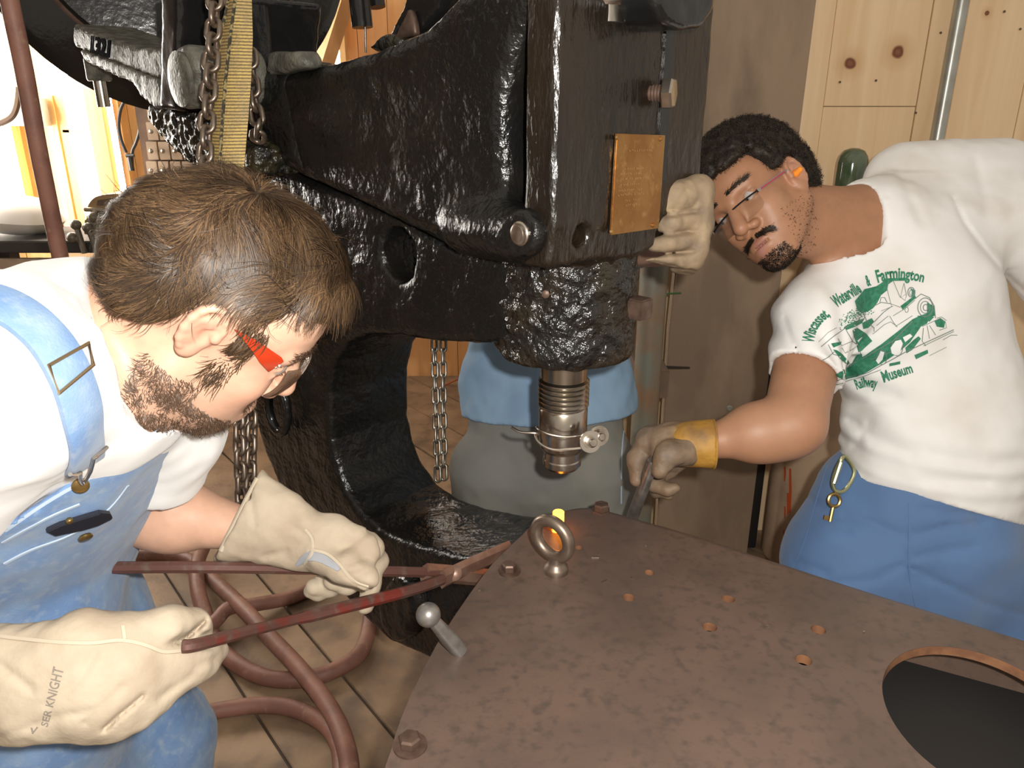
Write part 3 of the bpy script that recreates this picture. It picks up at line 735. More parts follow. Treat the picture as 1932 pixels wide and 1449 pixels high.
slab('arm_root', [(372, 120), (470, 112), (530, 132), (570, 330), (500, 310), (380, 260)], -.15, .06, 'iron', .0025, 36, .03)
slab('pivot_cap', [(500, 97), (560, 96), (573, 125), (540, 135), (500, 140)], -.165, -.12, 'iron_grey', .003, 40, .008)
slab('rough_casting', [(268, 200), (330, 205), (400, 225), (480, 280), (480, 330), (400, 345), (345, 305), (300, 262), (277, 228)], -.20, -.02, 'iron_rough', .0048, 110, .02, .0042)
slab('foot_boss', spline([(745, 1090), (778, 1110), (790, 1150), (780, 1195), (750, 1215), (720, 1195), (708, 1150), (718, 1110)], 3, True), -.135, -.08, 'iron', .003, 40, .02, .006)
# lug with bolt
lu, lz = rp(360, 150, -.26)
ls = S(); ls.poly([rp(x, y, -.26) for x, y in spline([(352, 86), (372, 90), (384, 120), (386, 165), (378, 200), (356, 205), (340, 195), (333, 150), (337, 110)], 4, True)], RO, RU, RZ, -.275, -.14, Z=RW, r=.012, k=0); ls.noise(.002, 50, 9)
V, F = ls.mesh(.0065); lo_ = obj('lifting_lug', (V, F), MT['iron_grey'], riv, angle=None)
obj('lug_pin', MB().lathe([(.045, 0), (.045, .006), (.03, .010), (.02, .011)], RL(lu, -.275, lz) , -RW, 24), MT['iron_grey'], lo_)
# iron nut and stud below the bracket
nt_ = rq(184, 128, -.16); s_ = M_(1, 2.0)
obj('bracket_nut', MB().lathe([(21*s_, -.030), (23*s_, -.025), (23*s_, .02), (21*s_, .03)], nt_, RZ, 6), MT['iron_grey'], riv, smooth=False)
obj('bracket_stud', MB().lathe([(11*s_, -.09), (11*s_, -.02)], nt_, RZ, 14), MT['steel_dark'], riv)
# raised foundry number
v, f = text2d('1321', 1.0, .035)
w_ = v[:, 0].max(); tv = []
o0 = rq(170, 97, -.2255); ex = (rq(208, 108, -.2255) - o0); ey = rq(172, 66, -.2255) - o0
me = MB(); me.add([o0 + ex*(q[0]/w_) + ey*(q[1]/.72) for q in v], f); me.add([o0 + ex*(q[0]/w_) + ey*(q[1]/.72) - RW*.004 for q in v], f)
obj('foundry_number', me, mat('matt_black_figures', (.004, .004, .004), .95, spec=.05), riv, fixn=False, smooth=False)
# air fittings and lever seen above the arm
def tubep(name, pts, r, m, parent=riv, n=14): return obj(name, MB().tube(pts, r, n), MT[m], parent)
tubep('air_pipe', [rq(672, -60, .05), rq(684, 52, .05)], M_(17, 1.7), 'iron_smooth')
tubep('air_pipe', [rq(700, -60, .10), rq(712, 14, .10)], M_(13, 1.8), 'iron_smooth')
tubep('thin_rod', [rq(689, 50, .05), rq(690, 100, .05)], M_(1.6, 1.7), 'iron_smooth')
slab('valve_lump', [(685, 96), (700, 75), (722, 64), (745, 62), (760, 80), (740, 100)], .0, .10, 'iron_rough', .003, 50, .015)
slab('valve_lever', [(722, 85), (745, 40), (762, 5), (770, -40), (850, -40), (828, 20), (800, 55), (775, 68)], .02, .07, 'iron_smooth', .001, 40, .008)
slab('lever_guard', [(738, 76), (770, 12), (778, 30), (783, 66)], .005, .02, 'bolt_rust', .001, 40, .004, .006)
# ================================================================== plate, rivet, tongs, chains, sling, hoses
MT['rusty_plate'] = mat('brown_mill_scale_plate', (.128, .084, .064), .44, col2=(.100, .068, .054), scale=7, col3=(.078, .057, .047), scale3=70, lo3=.5, hi3=.74, bump=.16, bscale=190, bdist=.002, spec=.45)
MT['rust_edge'] = mat('orange_rust_edge', (.26, .12, .055), .7, col2=(.18, .08, .04), scale=40)
MT['shade_and_leg'] = mat('dark_shade_and_leg', (.012, .010, .009), .8)  # dark colour for the sheet standing in for shade, and for the legs
MT['eye_steel'] = mat('brown_forged_steel', (.30, .235, .185), .38, metal=.8, col2=(.22, .165, .125), scale=35)
MT['grey_steel'] = mat('grey_ground_steel', (.33, .31, .29), .36, metal=.75, col2=(.22, .20, .18), scale=45)
MT['tong_red'] = mat('worn_red_tong_paint', (.125, .058, .046), .42, metal=.3, col2=(.20, .035, .026), scale=12, lo=.55, hi=.62, col3=(.15, .105, .085), scale3=55)
MT['tong_bare'] = mat('bare_brown_tong_steel', (.27, .17, .125), .4, metal=.5, col2=(.20, .11, .08), scale=30)
MT['chain'] = mat('chain_steel', (.30, .24, .19), .36, metal=.85, col2=(.20, .15, .115), scale=40)
MT['chain_grey'] = mat('chain_grey_steel', (.36, .33, .28), .34, metal=.85, col2=(.24, .21, .17), scale=40)
MT['hot'] = mat('glowing_rivet', (1, .5, .1), .6, emit=(1.0, .27, .02), estr=5.5)
ZP = .762
plate = thing('boiler_door_sheet', tuple(PZ(1300, 1250, .0)), 'brown steel boiler sheet with round fire-door opening and rivet holes', 'steel sheet')
left = [(560, 1800), (640, 1640), (726, 1449), (757, 1354), (825, 1214), (912, 1085), (957, 1036), (985, 1010)]
sil = [(999, 998), (1041, 974), (1079, 960), (1109, 956), (1151, 963), (1230, 985), (1300, 1005), (1480, 1063), (1654, 1119), (1932, 1205), (2300, 1321)]
L3 = [PZ(*q, ZP)[:2] for q in spline(left, 3)]; S3 = [PZ(*q, ZP-.010)[:2] for q in spline(sil, 4)]
rb = .030
def offset(pl, d):
    o = []
    for i in range(len(pl)):
        t = unit(pl[min(i+1, len(pl)-1)] - pl[max(i-1, 0)]); o.append(pl[i] + d*np.array([t[1], -t[0]]))
    return o
ramp_ = np.clip(np.linspace(0, 4, len(S3)), .15, 1)
I3 = [s + (o - s)*r for s, o, r in zip(S3, offset(S3, rb), ramp_)]
far = PZ(2300, 1900, ZP)[:2]; end = PZ(560, 1800, ZP)[:2]
outline = [tuple(q) for q in L3] + [tuple(q) for q in I3] + [tuple(far + np.array([.25, 0])), (.85, .30), (-.15, .30)]
def hole(px, py, rx, n=18):
    c = PZ(px, py, ZP); d = np.linalg.norm(c - CAM)*.95; r = M_(rx, d); return [(c[0]+r*math.cos(a), c[1]+r*math.sin(a)) for a in np.linspace(0, 2*math.pi, n, endpoint=False)]
holes_px = [(1092, 1033, 7.5), (1225, 1080, 9.5), (1186, 1127, 12), (1374, 1130, 12), (1339, 1183, 13.5), (1544, 1188, 13), (1516, 1245, 14.5), (1050, 1000, 11)]
rim_px = [(1670, 1279), (1681, 1247), (1708, 1230), (1749, 1220), (1806, 1222), (1863, 1237), (1932, 1266), (1667, 1317), (1681, 1355), (1708, 1396), (1742, 1430), (1768, 1449)]
rp3 = np.array([PZ(*q, ZP)[:2] for q in rim_px])
# least-squares ellipse through the rim of the opening
mx = rp3.mean(0); q_ = (rp3 - mx); A = np.column_stack([q_[:, 0]**2, q_[:, 0]*q_[:, 1], q_[:, 1]**2, q_[:, 0], q_[:, 1]])
k_ = np.linalg.lstsq(A, np.ones(len(q_)), rcond=None)[0]
Q = np.array([[k_[0], k_[1]/2], [k_[1]/2, k_[2]]]); cen = -np.linalg.solve(2*Q, k_[3:]); cst = 1 + cen @ Q @ cen; ev, evec = np.linalg.eigh(Q/cst)
print('opening', cen + mx, 1/np.sqrt(np.abs(ev)), ev)
if (ev > 0).all() and (1/np.sqrt(ev)).max() < .5:
    opening = [tuple(mx + cen + evec @ np.array([math.cos(a)/math.sqrt(ev[0]), math.sin(a)/math.sqrt(ev[1])])) for a in np.linspace(0, 2*math.pi, 72, endpoint=False)]
else:
    opening = [(.60 + .17*math.cos(a), .60 + .17*math.sin(a)) for a in np.linspace(0, 2*math.pi, 72, endpoint=False)]
TH = .014
me = fill2d([outline, opening] + [hole(*h) for h in holes_px], TH, 0, ((0, 0, ZP-TH/2), (1, 0, 0), (0, 1, 0)))
obj('sheet', me, MT['rusty_plate'], plate, angle=30)
for h in holes_px[:-1]:
    c = PZ(h[0], h[1], ZP); r = M_(h[2], np.linalg.norm(c - CAM)*.95)*.985
    pr_ = [(r, -TH+.0005), (r, -.0004)]; v = []; 
    for (rr_, zz_) in pr_: v += [(c[0]+rr_*math.cos(a), c[1]+rr_*math.sin(a), ZP+zz_) for a in np.linspace(0, 2*math.pi, 18, endpoint=False)]
    obj('rivet_hole_wall', (v, [(k, 18+k, 18+(k+1) % 18, (k+1) % 18) for k in range(18)]), MT['rust_edge'], plate)
v = []
for zz_ in (-TH+.0005, -.0003): v += [((q[0]-mx[0]-cen[0])*.998+mx[0]+cen[0], (q[1]-mx[1]-cen[1])*.998+mx[1]+cen[1], ZP+zz_) for q in opening]
obj('opening_rim', (v, [(k, 72+k, 72+(k+1) % 72, (k+1) % 72) for k in range(72)]), MT['rust_edge'], plate)
# flange bent down along the far edge
fb = MB(); v = []; f = []; prof = [(0, 0)] + [(math.sin(a), 1-math.cos(a)) for a in np.linspace(.2, math.pi/2, 7)]
K = len(prof) + 1
for s, i in zip(S3, I3):
    d = s - i; L = np.linalg.norm(d)
    for (a, b) in prof: v.append((i[0]+d[0]*a, i[1]+d[1]*a, ZP - b*rb))
    v.append((s[0], s[1], ZP-.13))
v2 = [(q[0], q[1], q[2]) for q in v]
for i in range(len(S3)-1):
    for j in range(K-1): f.append((i*K+j, i*K+j+1, (i+1)*K+j+1, (i+1)*K+j))
fb.add(v, f)
# inner skin
n0 = len(v); vi = []
for i_, (s, i) in enumerate(zip(S3, I3)):
    d = unit(s - i)
    for j in range(K):
        q = v[i_*K+j]; vi.append((q[0]-d[0]*TH*.8, q[1]-d[1]*TH*.8, q[2]-TH*.8 if j < K-1 else q[2]))
fb.add(vi, [tuple(reversed(q)) for q in f])
for i in range(len(S3)-1): a = i*K+K-1; b = (i+1)*K+K-1; fb.f.append((a, n0+a, n0+b, b))
fb.f += [(j, j+1, n0+j+1, n0+j) for j in range(K-1)]
obj('flange', fb, MT['rusty_plate'], plate, angle=50, fixn=False)
# dark sheet added for shade below the opening, and a trestle carrying the plate
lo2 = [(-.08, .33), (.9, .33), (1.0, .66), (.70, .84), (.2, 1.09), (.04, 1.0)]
obj('shade_sheet', fill2d([lo2], .01, 0, ((0, 0, .69), (1, 0, 0), (0, 1, 0))), MT['shade_and_leg'], plate)
for (x, y) in [(.02, .50), (.62, .45), (.80, .62), (.16, .94)]:
    obj('support_leg', MB().box((x, y, .37), (.06, .06, .76)), MT['shade_and_leg'], plate, bevel=.004)
# bolts on the plate
def hexbolt(px, py, r, name='hex_bolt'):
    c = PZ(px, py, ZP); a0 = RNG.uniform(0, 1)
    obj(name, MB().lathe([(r*1.28, 0), (r*1.28, .003), (r*1.02, .0031), (r*1.04, .004), (r*1.04, .0125), (r*.86, .015)], c, (0, 0, 1), 6, ref=(math.cos(a0), math.sin(a0), 0)), MT['bolt_rust'], plate, smooth=False)
def washer(px, py, r): obj('bolt_washer', MB().lathe([(r, 0), (r, .003), (r*.5, .0032)], PZ(px, py, ZP), (0, 0, 1), 28), MT['bolt_rust'], plate)
for (x, y, r) in [(961, 1078, .0115), (774, 1408, .0125), (1134, 964, .0135)]:
    hexbolt(x, y, r)
    if x < 1100: washer(x, y, r*1.55)
# eye bolt
eb = PZ(1049, 1078, ZP); hdir = unit((.80, -.60, 0)); Rr = .0300; rr = .0098; ec = eb + np.array([0, 0, .056]) - hdir*.008
zt_ = unit(np.array([0, 0, 1.0]) - .10*hdir)
eyeb = obj('eye_bolt', MB().tube([ec + Rr*(math.cos(a)*hdir + math.sin(a)*zt_) for a in np.linspace(0, 2*math.pi, 48, endpoint=False)], rr, 16, closed=True).lathe([(.0195, 0), (.0198, .004), (.0185, .010), (.0135, .015), (.012, .020), (.0135, .028)], eb, (0, 0, 1), 28), MT['eye_steel'], plate)
# scribed line across the plate (thin proud burr), bright chips of scale
for (x, y, ln, an) in [(1123, 1051, .012, 0), (1140, 1096, .010, .6), (1447, 1181, .004, 0), (1630, 1192, .004, .5), (1218, 1029, .003, 0), (1192, 1089, .003, .2), (905, 1112, .003, 0)]:
    c = PZ(x, y, ZP+.001); tag(obj('scale_chip', MB().box(c, (ln, .0018, .0012), Matrix.Rotation(an, 3, 'Z')), MT['steel']), None)
    o = bpy.context.scene.collection.objects[-1]; adopt(o, plate)
# glowing rivet
rv = PZ(1053, 1000, ZP); ztop = PY(1055, 965, rv[1])[2]
tag(obj('hot_rivet', MB().lathe([(.0096, -.035), (.0098, 0), (.0098, ztop-ZP-.001), (.0088, ztop-ZP)], rv, (0, 0, 1), 24), MT['hot']), 'glowing orange-hot rivet standing in its hole behind the eye bolt', 'rivet')
# ball-ended drift pin
b0 = PZ(868, 1228, ZP); b1 = P(808, 1160, np.dot(b0-CAM, FWD)-.035); ax = unit(b1-b0); Lb = np.linalg.norm(b1-b0)
dp = thing('drift_pin', b0, 'grey steel drift pin with ball end leaning in the plate edge', 'pin')
obj('shank', MB().lathe([(.004, -.004), (.0115, 0), (.0115, Lb*.35), (.009, Lb*.75), (.0085, Lb)], b0, ax, 20), MT['grey_steel'], dp)
obj('ball_end', MB().sphere(b1, .0162, 24, 16), MT['grey_steel'], dp)

# ------------------------------------------------------------------ tongs
tg = thing('tongs', P(862, 1085, 1.22), 'long red-painted blacksmith tongs held by the bearded man in overalls', 'tongs')
piv = P(858, 1083, 1.215)
up_pts = [P(190, 1071, .985), P(380, 1070, 1.0), P(560, 1073, 1.05), P(700, 1077, 1.10), P(800, 1080, 1.17), P(845, 1083, 1.212), P(880, 1086, 1.235), P(930, 1091, 1.29)]
lo_pts = [P(345, 1219, .775), P(372, 1216, .785), P(460, 1193, .86), P(560, 1168, .96), P(680, 1138, 1.045), P(780, 1112, 1.13), P(835, 1093, 1.185), P(866, 1078, 1.218), P(900, 1062, 1.25), P(960, 1036, 1.30)]
obj('long_handle', MB().tube(spline(up_pts[:6], 5), [.0084]*20+[.0088]*3+[.011]*3, 8, flat=(1, .85)), MT['tong_red'], tg)
obj('jaw', MB().tube(spline(up_pts[4:], 5), .013, 6, flat=(1.15, .6)), MT['tong_bare'], tg)
obj('long_handle', MB().tube(spline(lo_pts[:7], 5), [.0068]*16+[.0085]*15, 8), MT['tong_red'], tg)
obj('jaw', MB().tube(spline(lo_pts[6:], 5), .0135, 6, flat=(1.2, .6)), MT['tong_bare'], tg)
obj('pivot_rivet', MB().lathe([(.0125, 0), (.0125, .003), (.009, .006), (.002, .0075)], piv + UPV*.004 - FWD*.012, unit(-FWD + .3*UPV), 16), MT['tong_bare'], tg)
# steel drift rod held by the man on the right
ra, rb2 = P(1233, 868, 1.335), P(1190, 985, 1.44)
tag(obj('steel_rod', MB().tube([ra, ra + (rb2-ra)*.02, rb2, rb2 + (rb2-ra)*.3], [.0085, .0105, .0112, .0112], 18), MT['grey_steel']), 'grey steel rod gripped in the tan and yellow glove behind the plate', 'rod')

# ------------------------------------------------------------------ chains
def link_mesh(name, L, W, r, n=20, m=8):
    pts = []; R_ = W/2 - r; h = L/2 - r - R_
    for k in range(n):
        a = 2*math.pi*k/n; pts.append((R_*math.cos(a), 0, R_*math.sin(a) + (h if math.sin(a) >= 0 else -h)))
    mb = MB().tube(pts, r, m, closed=True, up=(0, 1, 0)); return mesh_from(name, mb.v, mb.f)
def chain(name, paths, L, W, r, m, label, twist=0.0, face=None):
    me = link_mesh('chain_link', L, W, r); me.polygons.foreach_set('use_smooth', [True]*len(me.polygons)); me.materials.append(MT[m])
    t = thing(name, paths[0][-1], label, 'chain'); pitch = L - 4*r*.97
    for path in paths:
        path = [np.asarray(q, float) for q in path]; d = 0; k = 0
        seg = [np.linalg.norm(path[i+1]-path[i]) for i in range(len(path)-1)]; tot = sum(seg)
        while d < tot:
            x = d; i = 0
            while i < len(seg)-1 and x > seg[i]: x -= seg[i]; i += 1
            p = path[i] + (path[i+1]-path[i])*x/seg[i]; z = unit(path[i+1]-path[i])
            e = np.array([1.0, 0, 0]) if face is None else np.asarray(face); X = unit(e - e@z*z); Y = np.cross(z, X)
            a = twist + (math.pi/2 if k % 2 else 0) + RNG.uniform(-.12, .12); X2 = math.cos(a)*X + math.sin(a)*Y; Y2 = np.cross(z, X2)
            o = bpy.data.objects.new('chain_link', me); C.objects.link(o)
            o.matrix_basis = Matrix(((X2[0], Y2[0], z[0], p[0]), (X2[1], Y2[1], z[1], p[1]), (X2[2], Y2[2], z[2], p[2]), (0, 0, 0, 1))); adopt(o, t)
            d += pitch; k += 1
    return t
dC = 1.20
chain('hoist_chain', [[P(408, -60, dC), P(401, 90, dC), P(392, 200, dC), P(385, 330, dC), P(380, 430, dC)],
                      [P(438, -60, dC+.08), P(434, 60, dC+.08), P(438, 120, dC+.11)],
                      [P(472, 110, dC+.09), P(478, 180, dC+.09), P(488, 240, dC+.09), P(486, 268, dC+.13)]], M_(50, dC), M_(37, dC), M_(5.4, dC), 'chain', 'heavy brown lifting chain with yellow sling at top left', twist=.12)
d2 = 1.86
chain('hoist_chain', [[P(818, 600, d2), P(822, 760, d2), P(826, 900, d2)], [P(836, 600, d2+.02), P(836, 760, d2+.02), P(838, 905, d2+.02)]], M_(35, d2), M_(16, d2), M_(2.7, d2), 'chain_grey', 'thin grey double chain hanging inside the throat of the machine', twist=.2)
d3 = 1.42
chain('hoist_chain', [[P(450, 740, d3), P(452, 840, d3), P(455, 930, d3+.01), P(460, 1000, d3)], [P(476, 740, d3+.02), P(474, 830, d3+.02), P(472, 900, d3+.02), P(468, 990, d3)]], M_(44, d3), M_(28, d3), M_(4.9, d3), 'chain', 'brown double chain hanging below the bearded man chin', twist=.35)
# ------------------------------------------------------------------ yellow lifting sling
MT['sling'] = mat('yellow_web_sling', (.62, .44, .14), .6, col2=(.46, .34, .15), scale=40, lo=.42, hi=.62, bump=.5, bscale=300, bdist=.003, wave=('Z', 62, (.20, .14, .06), 1.2))
MT['sling_edge'] = mat('black_yellow_stitching', (.30, .24, .10), .7, col2=(.04, .035, .025), scale=160, lo=.45, hi=.52)
ds = 1.25
cl_ = [(452, -60, 18), (453, 0, 22), (447, 70, 30), (440, 150, 34), (434, 230, 34), (428, 310, 33), (424, 400, 32)]
sl = thing('lifting_sling', P(430, 400, ds), 'yellow woven lifting sling beside the heavy chain', 'sling')
v = []; f = []
for (x, y, w) in cl_:
    for (a, dd) in ((-1, .012), (-.45, -.006), (-.35, -.009), (1, .004), (1, .008), (-.35, -.003), (-.45, .0), (-1, .018)): v.append(P(x + a*w, y, ds+dd))
n = 8
for i in range(len(cl_)-1):
    for j in range(n): f.append((i*n+j, i*n+(j+1) % n, (i+1)*n+(j+1) % n, (i+1)*n+j))
obj('webbing', MB().add(v, f), MT['sling'], sl, angle=60)
for a, dd in ((-1, .011), (-.42, -.009)):
    obj('edge_stitching', MB().tube([P(x + a*w, y, ds+dd) for x, y, w in cl_], .0028, 6), MT['sling_edge'], sl)
# ------------------------------------------------------------------ hoses
zf = .024; hr = .0225
def hose(pix, label, r=hr, zz=None):
    pts = [PZ(x, y, zf + (zz[i] if zz else 0)) for i, (x, y) in enumerate(pix)]
    return tag(obj('air_hose', MB().tube(spline(pts, 8), r, 12), MT['hose']), label, 'hose')
hose([(60, 1085), (150, 1064), (235, 1051), (311, 1047), (360, 1058), (395, 1088), (454, 1143), (504, 1197), (567, 1264), (622, 1336), (650, 1400), (660, 1470), (650, 1600)], 'red rubber hose running diagonally across the floor under the tongs', zz=[0, 0, 0, 0, .01, .02, .05, .055, .05, .045, .045, .03, 0])
hose([(700, 1150), (693, 1200), (672, 1240), (610, 1273), (546, 1283), (483, 1272), (420, 1231), (398, 1190), (384, 1150), (373, 1110), (372, 1065), (385, 1030)], 'red rubber hose lying in a round loop beside the machine foot', zz=[0, 0, 0, 0, 0, 0, 0, 0, .02, .04, .05, .05])
hose([(600, 1105), (546, 1128), (483, 1140), (433, 1147), (403, 1176), (340, 1240), (280, 1310), (330, 1352), (420, 1339), (483, 1331), (546, 1335), (601, 1358), (632, 1390), (645, 1440), (640, 1560)], 'red rubber hose curving round near the bottom edge beside the denim knee', r=.021, zz=[0, 0, .02, .03, .02, 0, 0, 0, 0, 0, 0, 0, 0, 0, 0])
# hanging red hose top left
hh = [P(-6, -120, 1.35), P(22, 20, 1.38), P(45, 130, 1.42), P(72, 280, 1.48), P(98, 410, 1.55), P(122, 540, 1.62), P(130, 700, 1.7)]
tag(obj('air_hose', MB().tube(spline(hh, 6), M_(16, 1.45), 14), MT['hose']), 'red rubber hose hanging down in front of the bright window', 'hose')
# ================================================================== people: shared builders
def loc3(O, f, u, sc=1.0):
    f = unit(f); u = unit(np.asarray(u) - np.dot(u, f)*f); s = np.cross(f, u); Rm = np.column_stack([f, u, s])
    return (lambda a, b, c: np.asarray(O) + sc*(a*f + b*u + c*s)), Rm
def add_head(B, O, f, u, sc=1.0, ear=(-.008, .004), ears=(1, -1), nose_w=1.0, jaw_w=1.0, open_mouth=0.0, lip=1.0):
    L, Rm = loc3(O, f, u, sc); E = lambda c, r, k=.012, m='+': B.ell(L(*c), np.asarray(r)*sc, Rm, k, m)
    E((-.010, .048, 0), (.098, .082, .074), 0)
    E((.030, -.012, 0), (.066, .090, .062), .03)
    E((.040, .060, 0), (.055, .050, .062), .03)
    for s in (1, -1):
        B.cap(L(.000, -.040, .056*jaw_w*s), L(.066, -.092, .024*s), .020*sc, .017*sc, .025)
        E((.060, -.016, .040*s), (.026, .022, .021), .022)
        E((.050, -.050, .032*s), (.034, .034, .024), .02)
        B.cap(L(.090, .036, .012*s), L(.076, .038, .044*s), .0105*sc, .008*sc, .014)
    E((.076, -.100, 0), (.020, .017, .024), .02)
    E((.070, -.068, 0), (.034, .030, .034), .02)
    for s in (1, -1):
        E((.099, .016, .033*s), (.016, .0115, .017), .010, '-')
        E((.0725, .0165, .0325*s), (.0150, .0135, .0155), .003)
        B.cap(L(.0845, .0215, .021*s), L(.0805, .0205, .044*s), .0058*sc, .0050*sc, .003)
        B.cap(L(.0855, .0095, .022*s), L(.082, .0090, .043*s), .0035*sc, .0030*sc, .004)
    B.cap(L(.090, .030, 0), L(.1145, -.020, 0), .0085*sc, .0120*sc*(.5+.5*nose_w), .010)
    for s in (1, -1): E((.1000, -.0285, .0125*s*nose_w), (.0115, .0085, .0085*nose_w), .006)
    for s in (1, -1): E((.1040, -.0375, .0075*s*nose_w), (.0050, .0035, .0042), .003, '-')
    mo = open_mouth
    E((.0945, -.0585, 0), (.0125, .0062*lip, .0240), .006)
    E((.0930, -.0715-mo, 0), (.0125, .0075*lip, .0205), .006)
    E((.1060, -.0645-mo*.5, 0), (.0130, .0014+mo*.6, .0225), .0015, '-')
    ef, eu = ear
    for s in ears:
        Re = fr(Rm @ np.array([.96, .12, -.28*s]), Rm @ np.array([-.12, .99, .05*s]))
        c = L(ef, eu, .0775*s); n = Re[:, 2]*s*1.0; n = n if (n @ (Rm[:, 2]*s)) > 0 else -n
        B.ell(c, np.array([.0185, .031, .0070])*sc, Re, .006)
        B.ell(L(ef+.002, eu-.027, .0775*s), np.array([.010, .010, .006])*sc, Re, .006)
        ring = [c + sc*(Re[:, 0]*.0165*math.cos(a) + Re[:, 1]*.0290*math.sin(a)) + n*.0055*sc for a in np.linspace(-.2, math.pi*1.28, 11)]
        B.chain(ring, [.0036*sc]*11, .003)
        r2 = [c + sc*(Re[:, 0]*.0075*math.cos(a) + Re[:, 1]*.0150*math.sin(a) - Re[:, 0]*.003 - Re[:, 1]*.001) + n*.0050*sc for a in np.linspace(.5, math.pi*1.35, 8)]
        B.ell(c + n*.0105*sc + Re[:, 0]*.005*sc - Re[:, 1]*.004*sc, np.array([.0085, .0135, .0085])*sc, Re, .003, '-')
        B.chain(r2, [.0028*sc]*8, .003)
        B.ell(c + n*.006*sc + Re[:, 0]*.013*sc - Re[:, 1]*.003*sc, np.array([.004, .006, .004])*sc, Re, .003)
    return L, Rm
def paint(me, base, spots):
    """skin colour carried by the skin itself: spots = (centre, radius, colour, strength)"""
    co = np.empty(len(me.vertices)*3, np.float32); me.vertices.foreach_get('co', co); co = co.reshape(-1, 3)
    col = np.tile(np.array(base, np.float32), (len(co), 1)); nz = vnoise(co.astype(float)*55, 4)[:, None]; nz2 = vnoise(co.astype(float)*180, 5)[:, None]
    col *= 1 + .06*nz + .05*nz2
    for c, r, k, st in spots:
        d = np.linalg.norm((co - np.asarray(c)) / np.asarray(r), axis=1); w = np.clip(1.25 - d, 0, 1)[:, None]*st; w = np.clip(w, 0, 1)
        col = col*(1-w) + np.array(k, np.float32)*w
    at = me.color_attributes.new('skin', 'FLOAT_COLOR', 'POINT'); at.data.foreach_set('color', np.column_stack([np.clip(col, 0, 1), np.ones(len(col))]).astype(np.float32).ravel())
def strands(V, F, n, mask, direc, length, thick, segs=4, curl=0.0, cf=40.0, lift=.3, seed=1, jit=.25, droop=0.0, clump=0.0, curlr=None, sides=2, hug=None, keep=None):
    """tapered hairs growing from a surface"""
    rg = np.random.default_rng(seed); V = np.asarray(V, float); T = np.concatenate([F[:, [0, 1, 2]], F[:, [0, 2, 3]]])
    a, b, c = V[T[:, 0]], V[T[:, 1]], V[T[:, 2]]; nrm = np.cross(b-a, c-a); ar = np.linalg.norm(nrm, axis=1); cen = (a+b+c)/3
    ok = mask(cen); T = T[ok]; a, b, c, nrm, ar = a[ok], b[ok], c[ok], nrm[ok], ar[ok]
    if len(ar) == 0: return np.zeros((0, 3)), np.zeros((0, 4), int)
    k = rg.choice(len(ar), n, p=ar/ar.sum()); r1 = np.sqrt(rg.random(n)); r2 = rg.random(n)
    root = (1-r1)[:, None]*a[k] + (r1*(1-r2))[:, None]*b[k] + (r1*r2)[:, None]*c[k]; N = nrm[k]/(ar[k][:, None]+1e-12)
    D = direc(root, N); D = D - (D*N).sum(1)[:, None]*N; D /= np.linalg.norm(D, axis=1)[:, None]+1e-9
    D = D + rg.normal(0, jit, (n, 3)); 
    ln = length*(.6 + .8*rg.random(n)); P_ = [root]; cur = root.copy(); d = D/np.linalg.norm(D, axis=1)[:, None] + N*lift; d /= np.linalg.norm(d, axis=1)[:, None]
    ph = rg.random(n)*6.28; side = np.cross(d, N); side /= np.linalg.norm(side, axis=1)[:, None]+1e-9
    for s in range(segs):
        t = (s+1)/segs
        e = d + curl*np.stack([vnoise(cur*cf + 7*i, 20+i) for i in range(3)], 1)
        if curlr: e = d*.35 + curlr*(np.cos(ph + t*9)[:, None]*side + np.sin(ph + t*9)[:, None]*N)
        e = e - N*lift*1.3*t*(0 if curlr else 1); e[:, 2] -= droop*t
        if hug is not None:
            nn = (cur - hug[0]) @ hug[1] / (hug[2]**2); nn = nn @ hug[1].T; nn /= np.linalg.norm(nn, axis=1)[:, None]; e = e/(np.linalg.norm(e, axis=1)[:, None]+1e-9); dn = (e*nn).sum(1); e = e - nn*np.where(dn > 0, dn*hug[3], dn)[:, None]
        e /= np.linalg.norm(e, axis=1)[:, None]+1e-9
        cur = cur + e*(ln/segs)[:, None]
        if keep is not None: cur = cur + nn*np.clip(.0022 - keep(cur), 0, .02)[:, None]
        P_.append(cur.copy()); d = d*.6 + e*.4 if not curlr else d
    P_ = np.stack(P_, 1); m = segs + 1
    W = np.cross(P_[:, 1]-P_[:, 0], N); W /= np.linalg.norm(W, axis=1)[:, None]+1e-9; W2 = N
    tap = thick*np.linspace(1, .25, m)[None, :, None]
    vv = []
    if sides == 2: offs = [W, -W]
    else: offs = [W, -.5*W + .87*W2, -.5*W - .87*W2]
    for o in offs: vv.append(P_ + o[:, None, :]*tap)
    VV = np.stack(vv, 2).reshape(-1, 3); S_ = len(offs); base = (np.arange(n)*m*S_)[:, None]
    fs = []
    for s in range(segs):
        for q in range(S_ if S_ > 2 else 1):
            q2 = (q+1) % S_; i0 = s*S_+q; i1 = s*S_+q2; j0 = (s+1)*S_+q; j1 = (s+1)*S_+q2
            fs.append(np.concatenate([base+i0, base+i1, base+j1, base+j0], 1))
    return VV, np.concatenate(fs)
